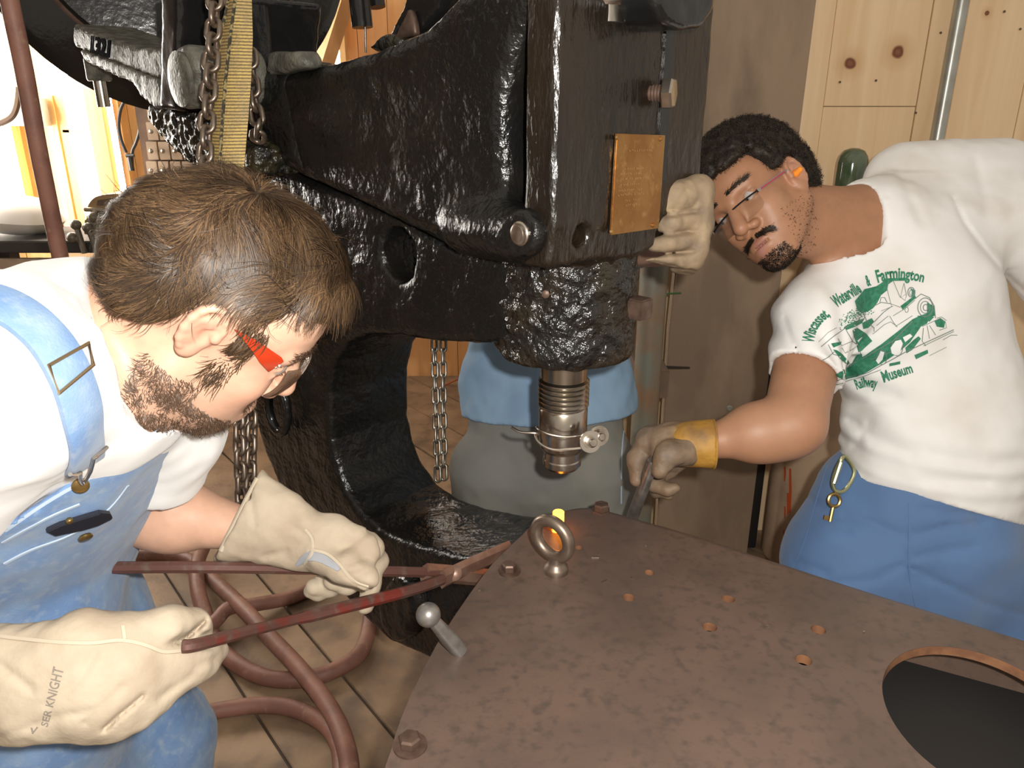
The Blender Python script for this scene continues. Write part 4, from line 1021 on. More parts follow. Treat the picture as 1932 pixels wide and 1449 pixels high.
def hair_obj(name, cap, sets, m, parent, dark, lights, seed=1):
    """one hair mesh: dark cap volume plus hairs, each hair with its own shade"""
    rg = np.random.default_rng(seed); parts = ([cap] if cap is not None else []) + [q[0] for q in sets]
    V, F = join(*parts); col = []
    if cap is not None: col.append(np.tile(np.array(dark), (len(cap[0]), 1))*(1 + .25*vnoise(np.asarray(cap[0])*60, 3)[:, None]))
    for (v, f), per in sets:
        n = len(v)//per; c = np.array(lights[0]) + (np.array(lights[1])-np.array(lights[0]))*(rg.random(n)**1.8)[:, None]
        root = v[::per]; c = c*(1 + .45*vnoise(root*45, 8)[:, None]); col.append(np.repeat(c, per, axis=0))
    col = np.clip(np.concatenate(col), .002, 1); me = mesh_from(name, V, F)
    at = me.color_attributes.new('skin', 'FLOAT_COLOR', 'POINT')
    if len(me.vertices) == len(col): at.data.foreach_set('color', np.column_stack([col, np.ones(len(col))]).astype(np.float32).ravel())
    return obj(name, me, m, parent, angle=None)
def join(*vf):
    V = []; F = []; o = 0
    for v, f in vf:
        V.append(v); F.append(f + o); o += len(v)
    return np.concatenate(V), np.concatenate(F)
def pixcut(B, p1, p2, k=.004):
    """keep what lies below the line through two pixels of the photograph (a flat cut)"""
    n = np.cross(ray(*p1), ray(*p2)); n = n if n @ ray(p1[0], p1[1]-200) > 0 else -n
    return B.half(CAM, n, k)
def pprism(pix, d, t, inset=None):
    """flat piece from pixels; d: distance or list of distances; t thickness"""
    dd = d if hasattr(d, '__len__') else [d]*len(pix); return MB().prism([P(x, y, q) for (x, y), q in zip(pix, dd)], FWD*t)
MT['denim'] = mat('faded_blue_denim', (.12, .215, .40), .8, col2=(.20, .30, .45), scale=22, lo=.4, hi=.7, col3=(.29, .36, .44), scale3=75, lo3=.52, hi3=.9, bump=.35, bscale=420, bdist=.0015, sheen=.2)
MT['denim_seam'] = mat('pale_denim_seam', (.36, .44, .54), .85)
MT['white_cotton'] = mat('white_cotton', (.80, .80, .79), .85, bump=.12, bscale=25, bdist=.006, sheen=.2)
MT['brass_button'] = mat('brass_button', (.36, .24, .09), .32, metal=.9)
MT['wire_brass'] = mat('worn_wire', (.34, .24, .13), .35, metal=.85)
MT['leather'] = mat('cream_glove_leather', (.44, .365, .27), .8, col2=(.36, .285, .205), scale=16, lo=.42, hi=.66, col3=(.30, .235, .165), scale3=9, lo3=.56, hi3=.8, bump=.3, bscale=150, bdist=.002)
MT['leather_seam'] = mat('glove_piping', (.47, .40, .30), .8)
MT['glove_grey'] = mat('grey_glove_lining', (.30, .31, .33), .85)
MT['leather_brown'] = mat('brown_glove_leather', (.27, .195, .12), .75, col2=(.17, .125, .085), scale=22, lo=.4, hi=.65, col3=(.36, .27, .16), scale3=30, lo3=.56, hi3=.75, bump=.3, bscale=140, bdist=.002)
MT['ink'] = mat('faded_ink', (.20, .17, .14), .85)
MT['phone'] = mat('dark_pocket_thing', (.012, .013, .022), .5)
# ================================================================== bearded man in overalls (left)
manL = thing('person', (-.66, .98, 0), 'bearded man in blue overalls and white shirt bending with tongs', 'person')
O = np.array([-.308, .742, 1.256]); hf = unit((.745, .30, -.596) - .11*unit((.655, -.10, .75))); hu = unit((.655, -.10, .75)) + .11*unit((.745, .30, -.596))
shR = P(-10, 720, .64); shL = P(305, 795, .94); nb = np.array([-.402, .742, 1.185]); hip = P(15, 1150, 1.08)
elL = P(262, 955, 1.05); wrL = P(470, 1000, 1.03); elR = P(-300, 1120, .80); wrR = P(40, 1288, .765)
ch = (shR+shL)/2 + np.array([-.03, 0, -.02]); e_ = unit(shL-shR); ax_ = unit(hip-ch); fl_ = unit(np.cross(e_, ax_)); fl_ = fl_ if fl_[0] > 0 else -fl_; ch = ch - .03*fl_
B = S()
L, Rm = add_head(B, O, hf, hu, 1.0, ear=(-.008, .032), nose_w=1.0, jaw_w=1.0)
B.cap(L(-.030, -.030, 0), nb, .054, .060, .03)
B.cap(nb, ch, .060, .09, .04)
B.cap(ch - .02*fl_, hip, .13, .125, .05, flat=(fl_, .48))
B.cap(nb, shL, .05, .055, .03); B.cap(nb, shR, .05, .055, .03)
B.chain([shL, elL], [.050, .046], .02); B.chain([elL, (elL*.6+wrL*.4), wrL], [.046, .0440, .026], .015)
B.chain([shR, elR, wrR], [.050, .040, .026], .02)
B.ell(elL*.75+wrL*.25 + np.array([.0, -.01, -.012]), (.05, .038, .036), k=.02)
V, F = B.mesh(.0026)
me = mesh_from('body', V, F)
skinL = (.60, .36, .25)
red = (.62, .27, .19)
paint(me, skinL, [(L(-.008, .032, .08), (.028, .028, .028), red, .45), (L(.11, -.02, 0), .02, red, .5), (L(.07, -.02, .045), .03, red, .3), (L(.097, -.065, 0), (.018, .014, .03), (.50, .20, .16), .8),
                  (L(.03, -.085, .04), .05, (.40, .24, .17), .5), (L(.01, -.055, .055), .035, (.44, .27, .19), .4)])
MT['skinL'] = mat('fair_skin', skinL, .5, attr='skin', sss=.12, bump=.12, bscale=350, bdist=.001)
obj('body', me, MT['skinL'], manL, angle=None)
# eyes (near one shows behind the lens)
MT['eye'] = mat('eye_white', (.42, .38, .35), .15)
obj('eye', MB().sphere(L(.0760, .0165, .0325), .0148, 16, 10), MT['eye'], manL)
# ---- hair
HC = S(); HC.ell(L(-.008, .054, 0), (.103, .089, .081), Rm, 0); HC.ell(L(.035, .070, 0), (.070, .056, .074), Rm, .03); HC.ell(L(.073, .094, 0), (.036, .026, .060), Rm, .03); HC.ell(L(-.056, .02, 0), (.045, .060, .062), Rm, .03)
hx = np.array([-.13, -.085, -.055, -.035, -.022, -.004, .02, .034, .046, .062, .085, .105, .14]); hy = np.array([-.034, -.032, -.022, .006, .050, .072, .074, .076, .082, .088, .094, .095, .092])
def hl(p): q = (p - O) @ Rm; return np.interp(q[:, 0], hx, hy) - q[:, 1]
HC.fn(hl, .008); HC.noise(.0060, 27, 2); HC.noise(.0028, 60, 4)
HV, HF = HC.mesh(.0042)
crown = np.array([-.035, .135, .01])
def comb(p, N):
    q = (p - O) @ Rm; d = q - crown; a = np.arctan2(d[:, 2], d[:, 0])
    sw = np.stack([-np.sin(a)*.35, np.zeros(len(a)), np.cos(a)*.35], 1)
    d = d/ (np.linalg.norm(d, axis=1)[:, None]+1e-6) + sw; d[:, 1] -= .15
    w = vnoise(p*23, 3)[:, None]*1.5 + vnoise(p*58, 13)[:, None]*.7; w2 = vnoise(p*23 + 40, 6)[:, None]*1.5 + vnoise(p*58 + 9, 16)[:, None]*.7
    d = d + w*np.array([.6, 0, .8]) + w2*np.array([.8, .3, -.6]); return d @ Rm.T
hs = strands(HV, HF, 17000, lambda c: hl(c) < -.010 - .014*(((c-O)@Rm)[:, 0] > .040), comb, .030, .00050, 6, curl=.75, cf=24, lift=.30, seed=3, jit=.14, sides=2, hug=(L(.0, .045, 0), Rm, np.array([.108, .095, .085]), .50), keep=HC.ev)
hs2 = strands(HV, HF, 2600, lambda c: hl(c) < -.016 - .016*(((c-O)@Rm)[:, 0] > .040), comb, .034, .0004, 6, curl=.6, cf=40, lift=.55, seed=5, jit=.25, sides=2, hug=(L(.0, .045, 0), Rm, np.array([.108, .095, .085]), .30), keep=HC.ev)
# sideburn
sb = strands(V, F, 700, lambda c: (np.abs((c-O)@Rm[:, 0] - .034) < .012) & (np.abs((c-O)@Rm[:, 1] - .020) < .040) & ((c-O)@Rm[:, 2] > .04), lambda p, N: np.tile(-Rm[:, 1] - .1*Rm[:, 0], (len(p), 1)), .018, .00045, 4, curl=.5, cf=60, lift=.3, seed=9)
MT['hairL'] = mat('brown_hair', (.085, .046, .021), .48, attr='skin', spec=.32)
hair_obj('hair', (HV, HF), [(hs, 14), (hs2, 14), (sb, 10)], MT['hairL'], manL, (.024, .0135, .0075), ((.024, .0135, .0075), (.125, .072, .034)), 2)
# ---- beard and moustache
def beard(c):
    q = (c-O)@Rm; x, y, z = q.T; near = np.linalg.norm(q, axis=1) < .17
    jaw = (y < -.030 - .55*np.clip(x-.02, 0, 1) ) & (y > -.135) & (x > -.025) & (x < .10) & (np.abs(z) > .0) & ~((y > -.052 - .25*(x-.03)) & (x > .035))
    return near & (jaw & (x < .088) | ((y < -.040) & (y > -.056) & (x > .085) & (np.abs(z) < .034)) | ((y < -.080) & (x > .06) & (y > -.13)))
MT['beardL'] = mat('brown_beard', (.085, .05, .03), .5)
def bdir(p, N):
    w = np.stack([vnoise(p*70+9*i, 30+i) for i in range(3)], 1); return np.tile(-Rm[:, 1]*.9 + .35*Rm[:, 0], (len(p), 1)) + .6*w
bs = strands(V, F, 14000, beard, bdir, .0085, .00032, 3, curl=.6, cf=90, lift=.55, seed=21, jit=.4)
obj('beard', bs, MT['beardL'], manL, angle=None)
bw = strands(V, F, 260, lambda c: (lambda q: (np.abs(q[:, 1]-.043) < .006) & (np.abs(q[:, 2]-.028) < .022) & (q[:, 0] > .06))((c-O)@Rm), lambda p, N: np.tile(Rm[:, 2]+.3*Rm[:, 1], (len(p), 1)), .010, .0004, 3, lift=.3, seed=4)
obj('eyebrow', bw, MT['beardL'], manL, angle=None)
# ---- safety glasses
MT['red_plastic'] = mat('red_plastic', (.55, .045, .012), .22, spec=.6)
MT['amber_lens'] = mat('brown_tinted_lens', (.30, .20, .13), .08, trans=.75, alpha=.75)
bodyb = bvh_vf(V, F)
def onface(px, py, off):
    p_, n_ = hit(bodyb, px, py); return CAM + (p_-CAM)*(1 - off/np.linalg.norm(p_-CAM))
tp_ = [onface(x, y, .0045) for x, y in [(440, 620), (482, 641), (530, 674), (535, 682)]] + [onface(x, y, .006) for x, y in [(506, 702), (490, 685), (476, 663), (466, 650)]]
gl = obj('safety_glasses', MB().prism(tp_, FWD*.003), MT['red_plastic'], manL, bevel=.0006)
def ltmp(px, py):   # lens: cylinder in front of the eyes
    return None
lens_o = L(.020, .012, 0); lv = []; lf = []
for i, a in enumerate(np.linspace(.83, -.83, 15)):
    for j, b in enumerate(np.linspace(1, -1, 6)):
        top = .030 - .004*abs(a); bot = -.014 - .004*math.cos(a*2); y = (top+bot)/2 + b*(top-bot)/2
        r = .100 - .004*b*b
        lv.append(L(.016 + r*math.cos(a*.86), y, r*.70*math.sin(a*1.02)))
for i in range(14):
    for j in range(5): lf.append((i*6+j, i*6+j+1, (i+1)*6+j+1, (i+1)*6+j))
lm = MB().add(lv, lf); o = obj('lens', lm, MT['amber_lens'], gl, angle=None, fixn=False); md = o.modifiers.new('thickness', 'SOLIDIFY'); md.thickness = .0018
MT['silver'] = mat('silver_trim', (.75, .74, .72), .2, metal=1.0)
for (a, b) in [((520, 692), (532, 707)), ((527, 690), (538, 702))]: obj('hinge', MB().tube([onface(*a, .007), onface(*b, .008)], .0012, 8), MT['silver'], gl)
# ---- T-shirt
TS = S()
TS.cap(ch - .016*fl_, hip, .168, .150, 0, flat=(fl_, .50))
TS.cap(nb - unit(L(-.03, -.03, 0)-nb)*.005, ch - .014*fl_, .070, .10, .05)
TS.cap(nb + np.array([-.015, .01, -.012]), shL, .062, .070, .04); TS.cap(nb + np.array([-.02, -.01, -.01]), shR, .070, .085, .04)
TS.cap(ch + np.array([-.12, 0, .02]), nb + np.array([-.05, 0, -.01]), .12, .075, .06)
TS.cap(shL, shL*.42+elL*.58, .070, .072, .03); TS.cap(shR, shR*.45+elR*.55, .078, .078, .03)
s1 = shL*.52+elL*.48; TS.half(s1, unit(elL-shL)*1.0 + .28*unit(wrL-elL), .004) if False else None
TS.noise(.0035, 17, 12, (1, 1, 1)); TS.noise(.0018, 40, 13)
cutA = shL*.52+elL*.48; dA = unit(elL-shL); cutB = shR*.5+elR*.5; dB = unit(elR-shR)
TS.fn(lambda p: np.where(np.linalg.norm(p-(cutA+dA*.06), axis=1) < .125, (p-cutA)@dA, -1), .004)
TS.cap(cutA - dA*.045, elL, .058, .062, .004, '-')
nkd = unit(L(-.03, -.03, 0)-nb)
nkn = unit((.92, .28, .20)); nkc = nb + nkd*.026; TS.fn(lambda p: np.where(np.linalg.norm(p-(nkc+nkd*.03), axis=1) < .095, (p-nkc)@nkn, -1), .006)
TS.cap(nb - nkd*.02, nb + nkd*.2, .061, .061, .006, '-')
TV, TF = TS.mesh(.0048)
obj('t_shirt', (TV, TF), MT['white_cotton'], manL, angle=None)
tb = bvh_vf(TV, TF)
# ---- overalls: bib and trousers
OV = S()
OV.cap(ch - .008*fl_, hip, .180, .160, 0, flat=(fl_, .64)); 
OV.cap(nb, ch - .004*fl_, .062, .118, .05)
h2 = [(.15, .9, .8)]
lL = [P(55, 1070, 1.12), P(150, 1180, 1.18), P(292, 1400, 1.30)]; kL = lL[2]; fLt = np.array([kL[0]-.03, kL[1]+.03, .10])
lR = [P(10, 1180, .98), P(60, 1330, 1.05), P(130, 1500, 1.17)]; kR = lR[2]; fRt = np.array([kR[0]-.10, kR[1]+.0, .10])
OV.chain([lL[0], lL[1], kL, fLt], [.095, .095, .088, .075], .05); OV.chain([lR[0], lR[1], kR, fRt], [.12, .112, .09, .075], .05)
OV.cap(hip, lL[0], .12, .095, .05); OV.cap(hip, lR[0], .12, .11, .05)
OV.noise(.0045, 15, 31, (1, 1, .6)); OV.noise(.0022, 38, 32)
pixcut(OV, (325, 780), (-40, 1022), .003)
OV.half((0, 0, .07), (0, 0, -1), .004)
OVV, OVF = OV.mesh(.0062)
ov = obj('overalls', (OVV, OVF), MT['denim'], manL, angle=None)
ob = bvh_vf(OVV, OVF)
# seams and strap
sm, _, _ = ribbon(tb, [(-60, 566), (0, 578), (50, 606), (96, 652), (130, 712), (150, 775), (158, 830), (156, 872)], .036, .001, .0045, 6)
stp = obj('strap', sm, MT['denim'], ov, angle=50)
def on(bv, px, py, off=.004):
    p, n = hit(bv, px, py); n = n if n @ (CAM-p) > 0 else -n; return p + n*off, n
def wireon(name, pix, r, m, parent, off=.007, bv=None, closed=False):
    pts = [on(bv or tb, x, y, off)[0] for x, y in pix]; return obj(name, MB().tube(pts, r, 8, closed=closed), MT[m], parent)
wireon('buckle', [(82, 692), (150, 656), (157, 692), (100, 738)], .0016, 'wire_brass', ov, .010, closed=True)
wireon('strap_hook', [(182, 833), (160, 850), (159, 872), (153, 890)], .0018, 'silver', ov, .010)
wireon('strap_hook', [(119, 877), (128, 880), (136, 876), (141, 890), (148, 895)], .0018, 'silver', ov, .010)
def button(px, py, r, bv, tilt=(0, 0, 0), off=.006):
    p, n = on(bv, px, py, off); return obj('button', MB().lathe([(r*.8, 0), (r, .0015), (r, .0035), (r*.85, .0045), (r*.4, .005)], p, unit(n + np.asarray(tilt)), 20), MT['brass_button'], ov)
button(152, 908, .0078, ob); button(313, 793, .0072, ob, off=.004) ; button(157, 1000, .0070, ob); button(126, 970, .0035, ob)
for pix in [[(300, 805), (235, 862), (160, 905), (90, 945), (10, 1000)], [(8, 1062), (60, 1035), (130, 1010), (200, 965), (240, 915)], [(5, 1022), (90, 975), (150, 950)]]:
    try:
        sm, _, _ = ribbon(ob, pix, .0035, .0005, .0012, 6); obj('seam', sm, MT['denim_seam'], ov, angle=50)
    except Exception as ex: print('seam', ex)
pk_ = [(84, 992), (110, 980), (150, 968), (185, 958), (203, 960), (208, 968), (180, 980), (150, 990), (100, 1000)]
pp_ = [on(ob, x, y, .002)[0] for x, y in pk_]; nn = on(ob, 150, 980)[1]
tag(obj('pocket_phone', MB().prism(pp_, nn*.006), MT['phone'], bevel=.001), 'dark flat notebook sticking out of the overalls bib pocket', 'cellphone')  # dark phone in the bib pocket
MT['boot'] = mat('brown_work_boot', (.07, .045, .03), .6)
for k_ in (fLt, fRt): 
    bt = S(); bt.cap((k_[0], k_[1], .12), (k_[0], k_[1], .05), .055, .05, 0); bt.cap((k_[0], k_[1], .045), (k_[0]+.17, k_[1]+.02, .035), .045, .035, .02); bt.half((0, 0, .001), (0, 0, -1), .004)
    v_, f_ = bt.mesh(.008); obj('boot', (v_, f_), MT['boot'], manL, angle=None)
# ---- far glove (left hand) on the upper tong handle
G = S(); dg_ = 1.02
p = lambda x, y, d=dg_: P(x, y, d)
axg = unit(p(600, 1035) - p(440, 975))
G.cap(p(448, 978, 1.03), p(595, 1025, 1.02), M_(98, 1.02), M_(50, 1.02), 0, flat=(FWD, .60))
G.cap(p(478, 925, 1.03), p(540, 985, 1.02), M_(30, 1.02), M_(40, 1.02), .02, flat=(FWD, .7))
n1 = np.cross(ray(490, 893), ray(412, 1040)); n1 = n1 if n1 @ ray(300, 900) > 0 else -n1
G.half(CAM, n1, .003)
n2 = np.cross(ray(420, 1060), ray(560, 1072)); n2 = n2 if n2 @ ray(500, 1300) > 0 else -n2
G.half(CAM, n2, .008)
G.cap(p(380, 960, 1.03), p(500, 995, 1.025), M_(90, 1.02), M_(62, 1.02), .004, '-', flat=(FWD, .46))
# hand
G.cap(p(585, 1022, 1.02), p(668, 1035, 1.01), M_(44, 1.0), M_(47, 1.0), .02, flat=(FWD, .6))
G.cap(p(640, 1020, 1.03), p(700, 1035, 1.05), M_(36, 1.0), M_(26, 1.0), .02)
G.chain([p(610, 1050, 1.00), p(655, 1070, .99), p(692, 1092, .985)], [M_(28, 1), M_(27, 1), M_(22, 1)], .012)          # thumb over the handle
G.chain([p(690, 1020, 1.06), p(712, 1060, 1.09), p(700, 1100, 1.09), p(690, 1145, 1.075)], [M_(24, 1), M_(20, 1), M_(18, 1), M_(15, 1)], .008)   # forefinger hanging below
G.chain([p(670, 1045, 1.06), p(690, 1085, 1.10), p(655, 1100, 1.075), p(625, 1098, 1.06)], [M_(24, 1), M_(22, 1), M_(21, 1), M_(18, 1)], .006)
G.chain([p(640, 1050, 1.06), p(655, 1095, 1.10), p(620, 1108, 1.08), p(592, 1108, 1.065)], [M_(24, 1), M_(22, 1), M_(21, 1), M_(18, 1)], .006)
G.chain([p(615, 1050, 1.06), p(620, 1100, 1.09), p(600, 1118, 1.08), p(583, 1118, 1.07)], [M_(22, 1), M_(20, 1), M_(18, 1), M_(15, 1)], .006)
G.warp(groove([[(588, 1042), (622, 1058), (650, 1080), (672, 1100), (700, 1110)]], .004, 4)); G.warp(groove([[(640, 1042), (672, 1020), (698, 1002)], [(655, 1064), (690, 1050)], [(545, 990), (580, 1012)], [(470, 915), (480, 990)], [(500, 1050), (540, 1040)], [(660, 1085), (690, 1078)]], .0026, 6)); G.noise(.0026, 32, 41); G.noise(.0013, 75, 42)
GV, GF = G.mesh(.0032); g1 = obj('glove', (GV, GF), MT['leather'], manL, angle=None); gb = bvh_vf(GV, GF)
for pix in [[(577, 998), (588, 1012), (592, 1030), (588, 1048), (575, 1064)], [(588, 1036), (615, 1044), (640, 1062), (655, 1082), (672, 1098), (695, 1106)]]:
    sm, _, _ = ribbon(gb, pix, .004, .0002, .0016, 6); obj('seam', sm, MT['leather_seam'], g1, angle=60)
sm, _, _ = ribbon(gb, [(486, 902), (450, 945), (425, 995), (417, 1040)], .006, .0, .002, 6); obj('cuff_piping', sm, MT['leather_seam'], g1, angle=60)
sm, _, _ = ribbon(gb, [(560, 1066), (590, 1046), (625, 1062), (640, 1076)], [.004, .016, .012, .005], .0004, .0012, 6); obj('grey_gusset', sm, MT['glove_grey'], g1, angle=60)
# ---- near glove (right hand) on the lower tong handle
G = S(); p = lambda x, y, d=.75: P(x, y, d)
G.cap(p(-200, 1300, .745), p(190, 1270, .762), M_(116, .74), M_(94, .75), 0, flat=(FWD, .66))
G.cap(p(190, 1265, .76), p(300, 1230, .79), M_(92, .76), M_(68, .78), .03, flat=(FWD, .6))
G.cap(p(60, 1345, .745), p(215, 1325, .76), M_(52, .75), M_(52, .76), .02, flat=(FWD, .6))
G.cap(p(215, 1345, .765), p(330, 1255, .80), M_(38, .76), M_(45, .79), .02, flat=(FWD, .7))
G.chain([p(250, 1195, .77), p(320, 1180, .79), p(365, 1180, .815), p(376, 1185, .825)], [M_(38, .77), M_(34, .79), M_(26, .8), M_(22, .8)], .012)     # thumb
G.chain([p(300, 1240, .795), p(365, 1238, .82), p(410, 1225, .845)], [M_(46, .8), M_(36, .82), M_(18, .84)], .015)       # fingers wrapped below
G.chain([p(330, 1275, .80), p(385, 1250, .83), p(415, 1232, .85)], [M_(30, .8), M_(24, .82), M_(14, .84)], .010)
# creases: between thumb and palm, folds of the gauntlet
for (a_, b_, r_) in [((330, 1216, .775), (392, 1203, .80), 5), ((346, 1206, .762), (372, 1182, .775), 3.5), ((150, 1375, .70), (262, 1316, .715), 4), ((190, 1378, .70), (225, 1352, .71), 4), ((-40, 1392, .69), (115, 1354, .69), 3.5), ((205, 1300, .69), (262, 1240, .70), 3), ((300, 1300, .74), (372, 1268, .775), 3.5)]:
    G.cap(p(*a_), p(*b_), M_(r_, .75), M_(r_, .75), .012, '-')
# groove for the handle
hA, hB = lo_pts[0], lo_pts[3]; G.cap(hA + (hB-hA)*.0, hB, .0095, .0095, .004, '-')
G.warp(groove([[(330, 1214), (348, 1207), (366, 1192), (388, 1170)], [(330, 1214), (348, 1207), (366, 1192), (388, 1170)], [(196, 1376), (232, 1344), (262, 1320), (270, 1312)]], .0070, 4)); G.warp(groove([[(342, 1206), (356, 1188)], [(356, 1202), (378, 1178)], [(-10, 1394), (60, 1370), (110, 1352), (190, 1338)], [(160, 1364), (232, 1296)], [(300, 1318), (365, 1272)], [(372, 1258), (410, 1240)], [(90, 1330), (150, 1285), (180, 1230)], [(-20, 1240), (60, 1300)]], .0024, 8)); G.noise(.0030, 24, 51, (1, 1, 1)); G.noise(.0013, 70, 52)
G.cap(p(-340, 1305, .735), p(-130, 1296, .74), M_(105, .74), M_(98, .74), .004, '-', flat=(FWD, .48))
G.half(p(-190, 1300, .74), unit(p(-200, 1300, .74)-p(0, 1290, .74)), .003)
GV, GF = G.mesh(.0030); g2 = obj('glove', (GV, GF), MT['leather'], manL, angle=None); gb = bvh_vf(GV, GF)
for pix in [[(2, 1202), (60, 1208), (120, 1212), (180, 1214), (232, 1207), (280, 1219), (305, 1230), (345, 1229), (400, 1222), (424, 1214)], [(232, 1182), (235, 1206)]]:
    sm, _, _ = ribbon(gb, pix, .0036, .0002, .0016, 5); obj('seam', sm, MT['leather_seam'], g2, angle=60)
# printed name on the gauntlet
v, f = text2d('SER KNIGHT', 1.0, .012); w_ = v[:, 0].max(); a = np.array([76, 1366.]); b = np.array([107, 1256.]); ed = (b-a)
polys = []
pv = [tuple(a + ed*(q[0]/w_)*(1.0) + np.array([-17., -4.5])*(q[1]/.72)*(.75 + .45*q[0]/w_) + np.array([14, 6])) for q in v]; polys.append((pv, f))
sl_ = [(60, 1384), (63, 1384), (73, 1372), (70, 1371)]; polys.append((sl_, [(0, 1, 2, 3)])); polys.append(([(58, 1372), (62, 1373), (64, 1383), (61, 1384)], [(0, 1, 2, 3)]))
decal('printed_name', gb, polys, MT['ink'], g2, off=.0006, maxlen=5)
# ================================================================== man in the white museum shirt (right)
manR = thing('person', (.80, 1.60, 0), 'man in white museum T-shirt and blue trousers leaning towards the machine', 'person')
O = np.array([.4649, 1.4495, 1.276]); hf = unit((-.666, -.733, -.138)); hu = np.array([-.594, .409, .693])
shR = P(1540, 600, 1.44); shL = P(1915, 420, 1.56); nb = P(1640, 420, 1.50); belly = P(1775, 830, 1.53); hip = P(1735, 1000, 1.56)
elR = P(1497, 800, 1.33); wrR = P(1330, 836, 1.345); elL = P(2120, 660, 1.60); wrL = P(2160, 880, 1.50)
ch = (shR+shL)/2 + np.array([0, .01, -.06]); e_ = unit(shL-shR); fl_ = unit(np.cross(e_, hip-ch)); fl_ = fl_ if fl_[1] < 0 else -fl_
B = S()
L, Rm = add_head(B, O, hf, hu, 1.0, ear=(-.006, .004), nose_w=1.28, jaw_w=1.06, open_mouth=.0012, lip=1.25)
B.cap(L(-.030, -.030, 0), nb, .056, .064, .03); B.cap(L(-.01, -.07, 0), nb + np.array([-.02, -.02, -.02]), .045, .06, .03)
B.cap(nb, ch, .06, .12, .05); B.cap(ch, hip, .13, .13, .05, flat=(fl_, .62))
B.cap(nb, shR, .05, .055, .03); B.cap(nb, shL, .05, .055, .03)
B.chain([shR, elR], [.060, .052], .02); B.chain([elR, elR*.55+wrR*.45, wrR], [.052, .045, .028], .02); B.chain([shL, elL, wrL], [.058, .048, .034], .02)
B.ell(elR*.72+wrR*.28 + np.array([0, -.004, -.006]), (.058, .044, .046), k=.03)
# other hand resting at the hip, outside the picture
B.cap(wrL, wrL + np.array([-.03, -.03, -.07]), .034, .03, .02, flat=((0, 1, 0), .6))
for i in range(4):
    q = wrL + np.array([-.055+.018*i, -.04, -.09]); B.chain([q, q + np.array([-.005, -.012, -.035]), q + np.array([-.002, .008, -.062])], [.010, .0095, .008], .004)
q = wrL + np.array([-.05, -.05, -.04]); B.chain([q, q + np.array([-.03, -.015, -.025]), q + np.array([-.04, -.01, -.055])], [.012, .011, .009], .006)
V, F = B.mesh(.0028)
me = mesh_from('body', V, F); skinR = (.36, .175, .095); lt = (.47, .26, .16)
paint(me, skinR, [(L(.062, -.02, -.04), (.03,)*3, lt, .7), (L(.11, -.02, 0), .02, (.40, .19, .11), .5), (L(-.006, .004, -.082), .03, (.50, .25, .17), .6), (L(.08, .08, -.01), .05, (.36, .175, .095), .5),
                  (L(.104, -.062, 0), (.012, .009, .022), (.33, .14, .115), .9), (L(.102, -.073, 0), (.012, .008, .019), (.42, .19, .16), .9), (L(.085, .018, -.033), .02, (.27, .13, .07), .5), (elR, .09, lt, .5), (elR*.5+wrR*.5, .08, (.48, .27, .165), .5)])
MT['skinR'] = mat('brown_skin', skinR, .5, attr='skin', sss=.08, bump=.12, bscale=350, bdist=.001)
obj('body', me, MT['skinR'], manR, angle=None)
MT['iris'] = mat('dark_iris', (.02, .012, .008), .1)
for s in (1, -1):
    c = L(.0750, .0165, .0325*s); e = obj('eye', MB().sphere(c, .0147, 18, 12), MT['eye'], manR)
    look = unit(Rm[:, 0] - .28*Rm[:, 1] + .25*Rm[:, 2]); obj('iris', MB().sphere(c + look*.0098, .0056, 14, 10), MT['iris'], e)
# ---- hair: short tight curls
HC = S(); HC.ell(L(-.024, .062, 0), (.126, .108, .102), Rm, 0); HC.ell(L(.038, .088, 0), (.062, .048, .078), Rm, .03); HC.ell(L(-.085, .014, 0), (.056, .072, .076), Rm, .03)
hx = np.array([-.14, -.09, -.055, -.030, -.015, .005, .024, .036, .050, .058, .075, .10, .15]); hy = np.array([-.055, -.052, -.040, -.010, .032, .042, .030, .028, .056, .080, .078, .082, .085])
def hlR(p): q = (p - O) @ Rm; return np.interp(q[:, 0] + .10*np.clip(np.abs(q[:, 2])-.03, 0, 1), hx, hy) - q[:, 1]
HC.fn(hlR, .006); HC.noise(.0045, 95, 2); HC.noise(.0022, 210, 5)
HV, HF = HC.mesh(.0034)
hs = strands(HV, HF, 15000, lambda c: hlR(c) < .003, lambda p, N: RNG.normal(0, 1, p.shape), .019, .00048, 6, curlr=1.0, lift=1.3, seed=8, jit=.6)
MT['hairR'] = mat('black_curly_hair', (.012, .008, .006), .55, col2=(.022, .014, .008), scale=60, spec=.3)
hv, hf_ = join((HV, HF), hs); obj('hair', (hv, hf_), MT['hairR'], manR, angle=None)
# ---- moustache, goatee, stubble, brows
def q_(c): return (c-O)@Rm
def mous(c):
    q = q_(c); x, y, z = q.T; return (np.abs(y + .0465 + 6*z*z) < .0045) & (np.abs(z) > .0025) & (x > .07) & (np.abs(z) < .034)
def goat(c):
    q = q_(c); x, y, z = q.T; return (y < -.083) & (y > -.125) & (x > .045) & (np.abs(z) < .032)
def stub(c):
    q = q_(c); x, y, z = q.T; return (y < -.035) & (y > -.12) & (x > -.01) & (x < .075) & (np.linalg.norm(q, axis=1) < .15)
cd = lambda p, N: np.tile(-Rm[:, 1]*.7 + .2*Rm[:, 0], (len(p), 1)) + RNG.normal(0, .4, p.shape)
ms = strands(V, F, 1000, mous, lambda p, N: np.tile(-Rm[:, 1], (len(p), 1)) + np.sign(q_(p)[:, 2])[:, None]*Rm[:, 2]*.8, .010, .00045, 3, curl=.5, cf=120, lift=.5, seed=1, jit=.3)
gs = strands(V, F, 2600, goat, cd, .012, .00045, 4, curlr=.8, lift=.8, seed=2, jit=.4)
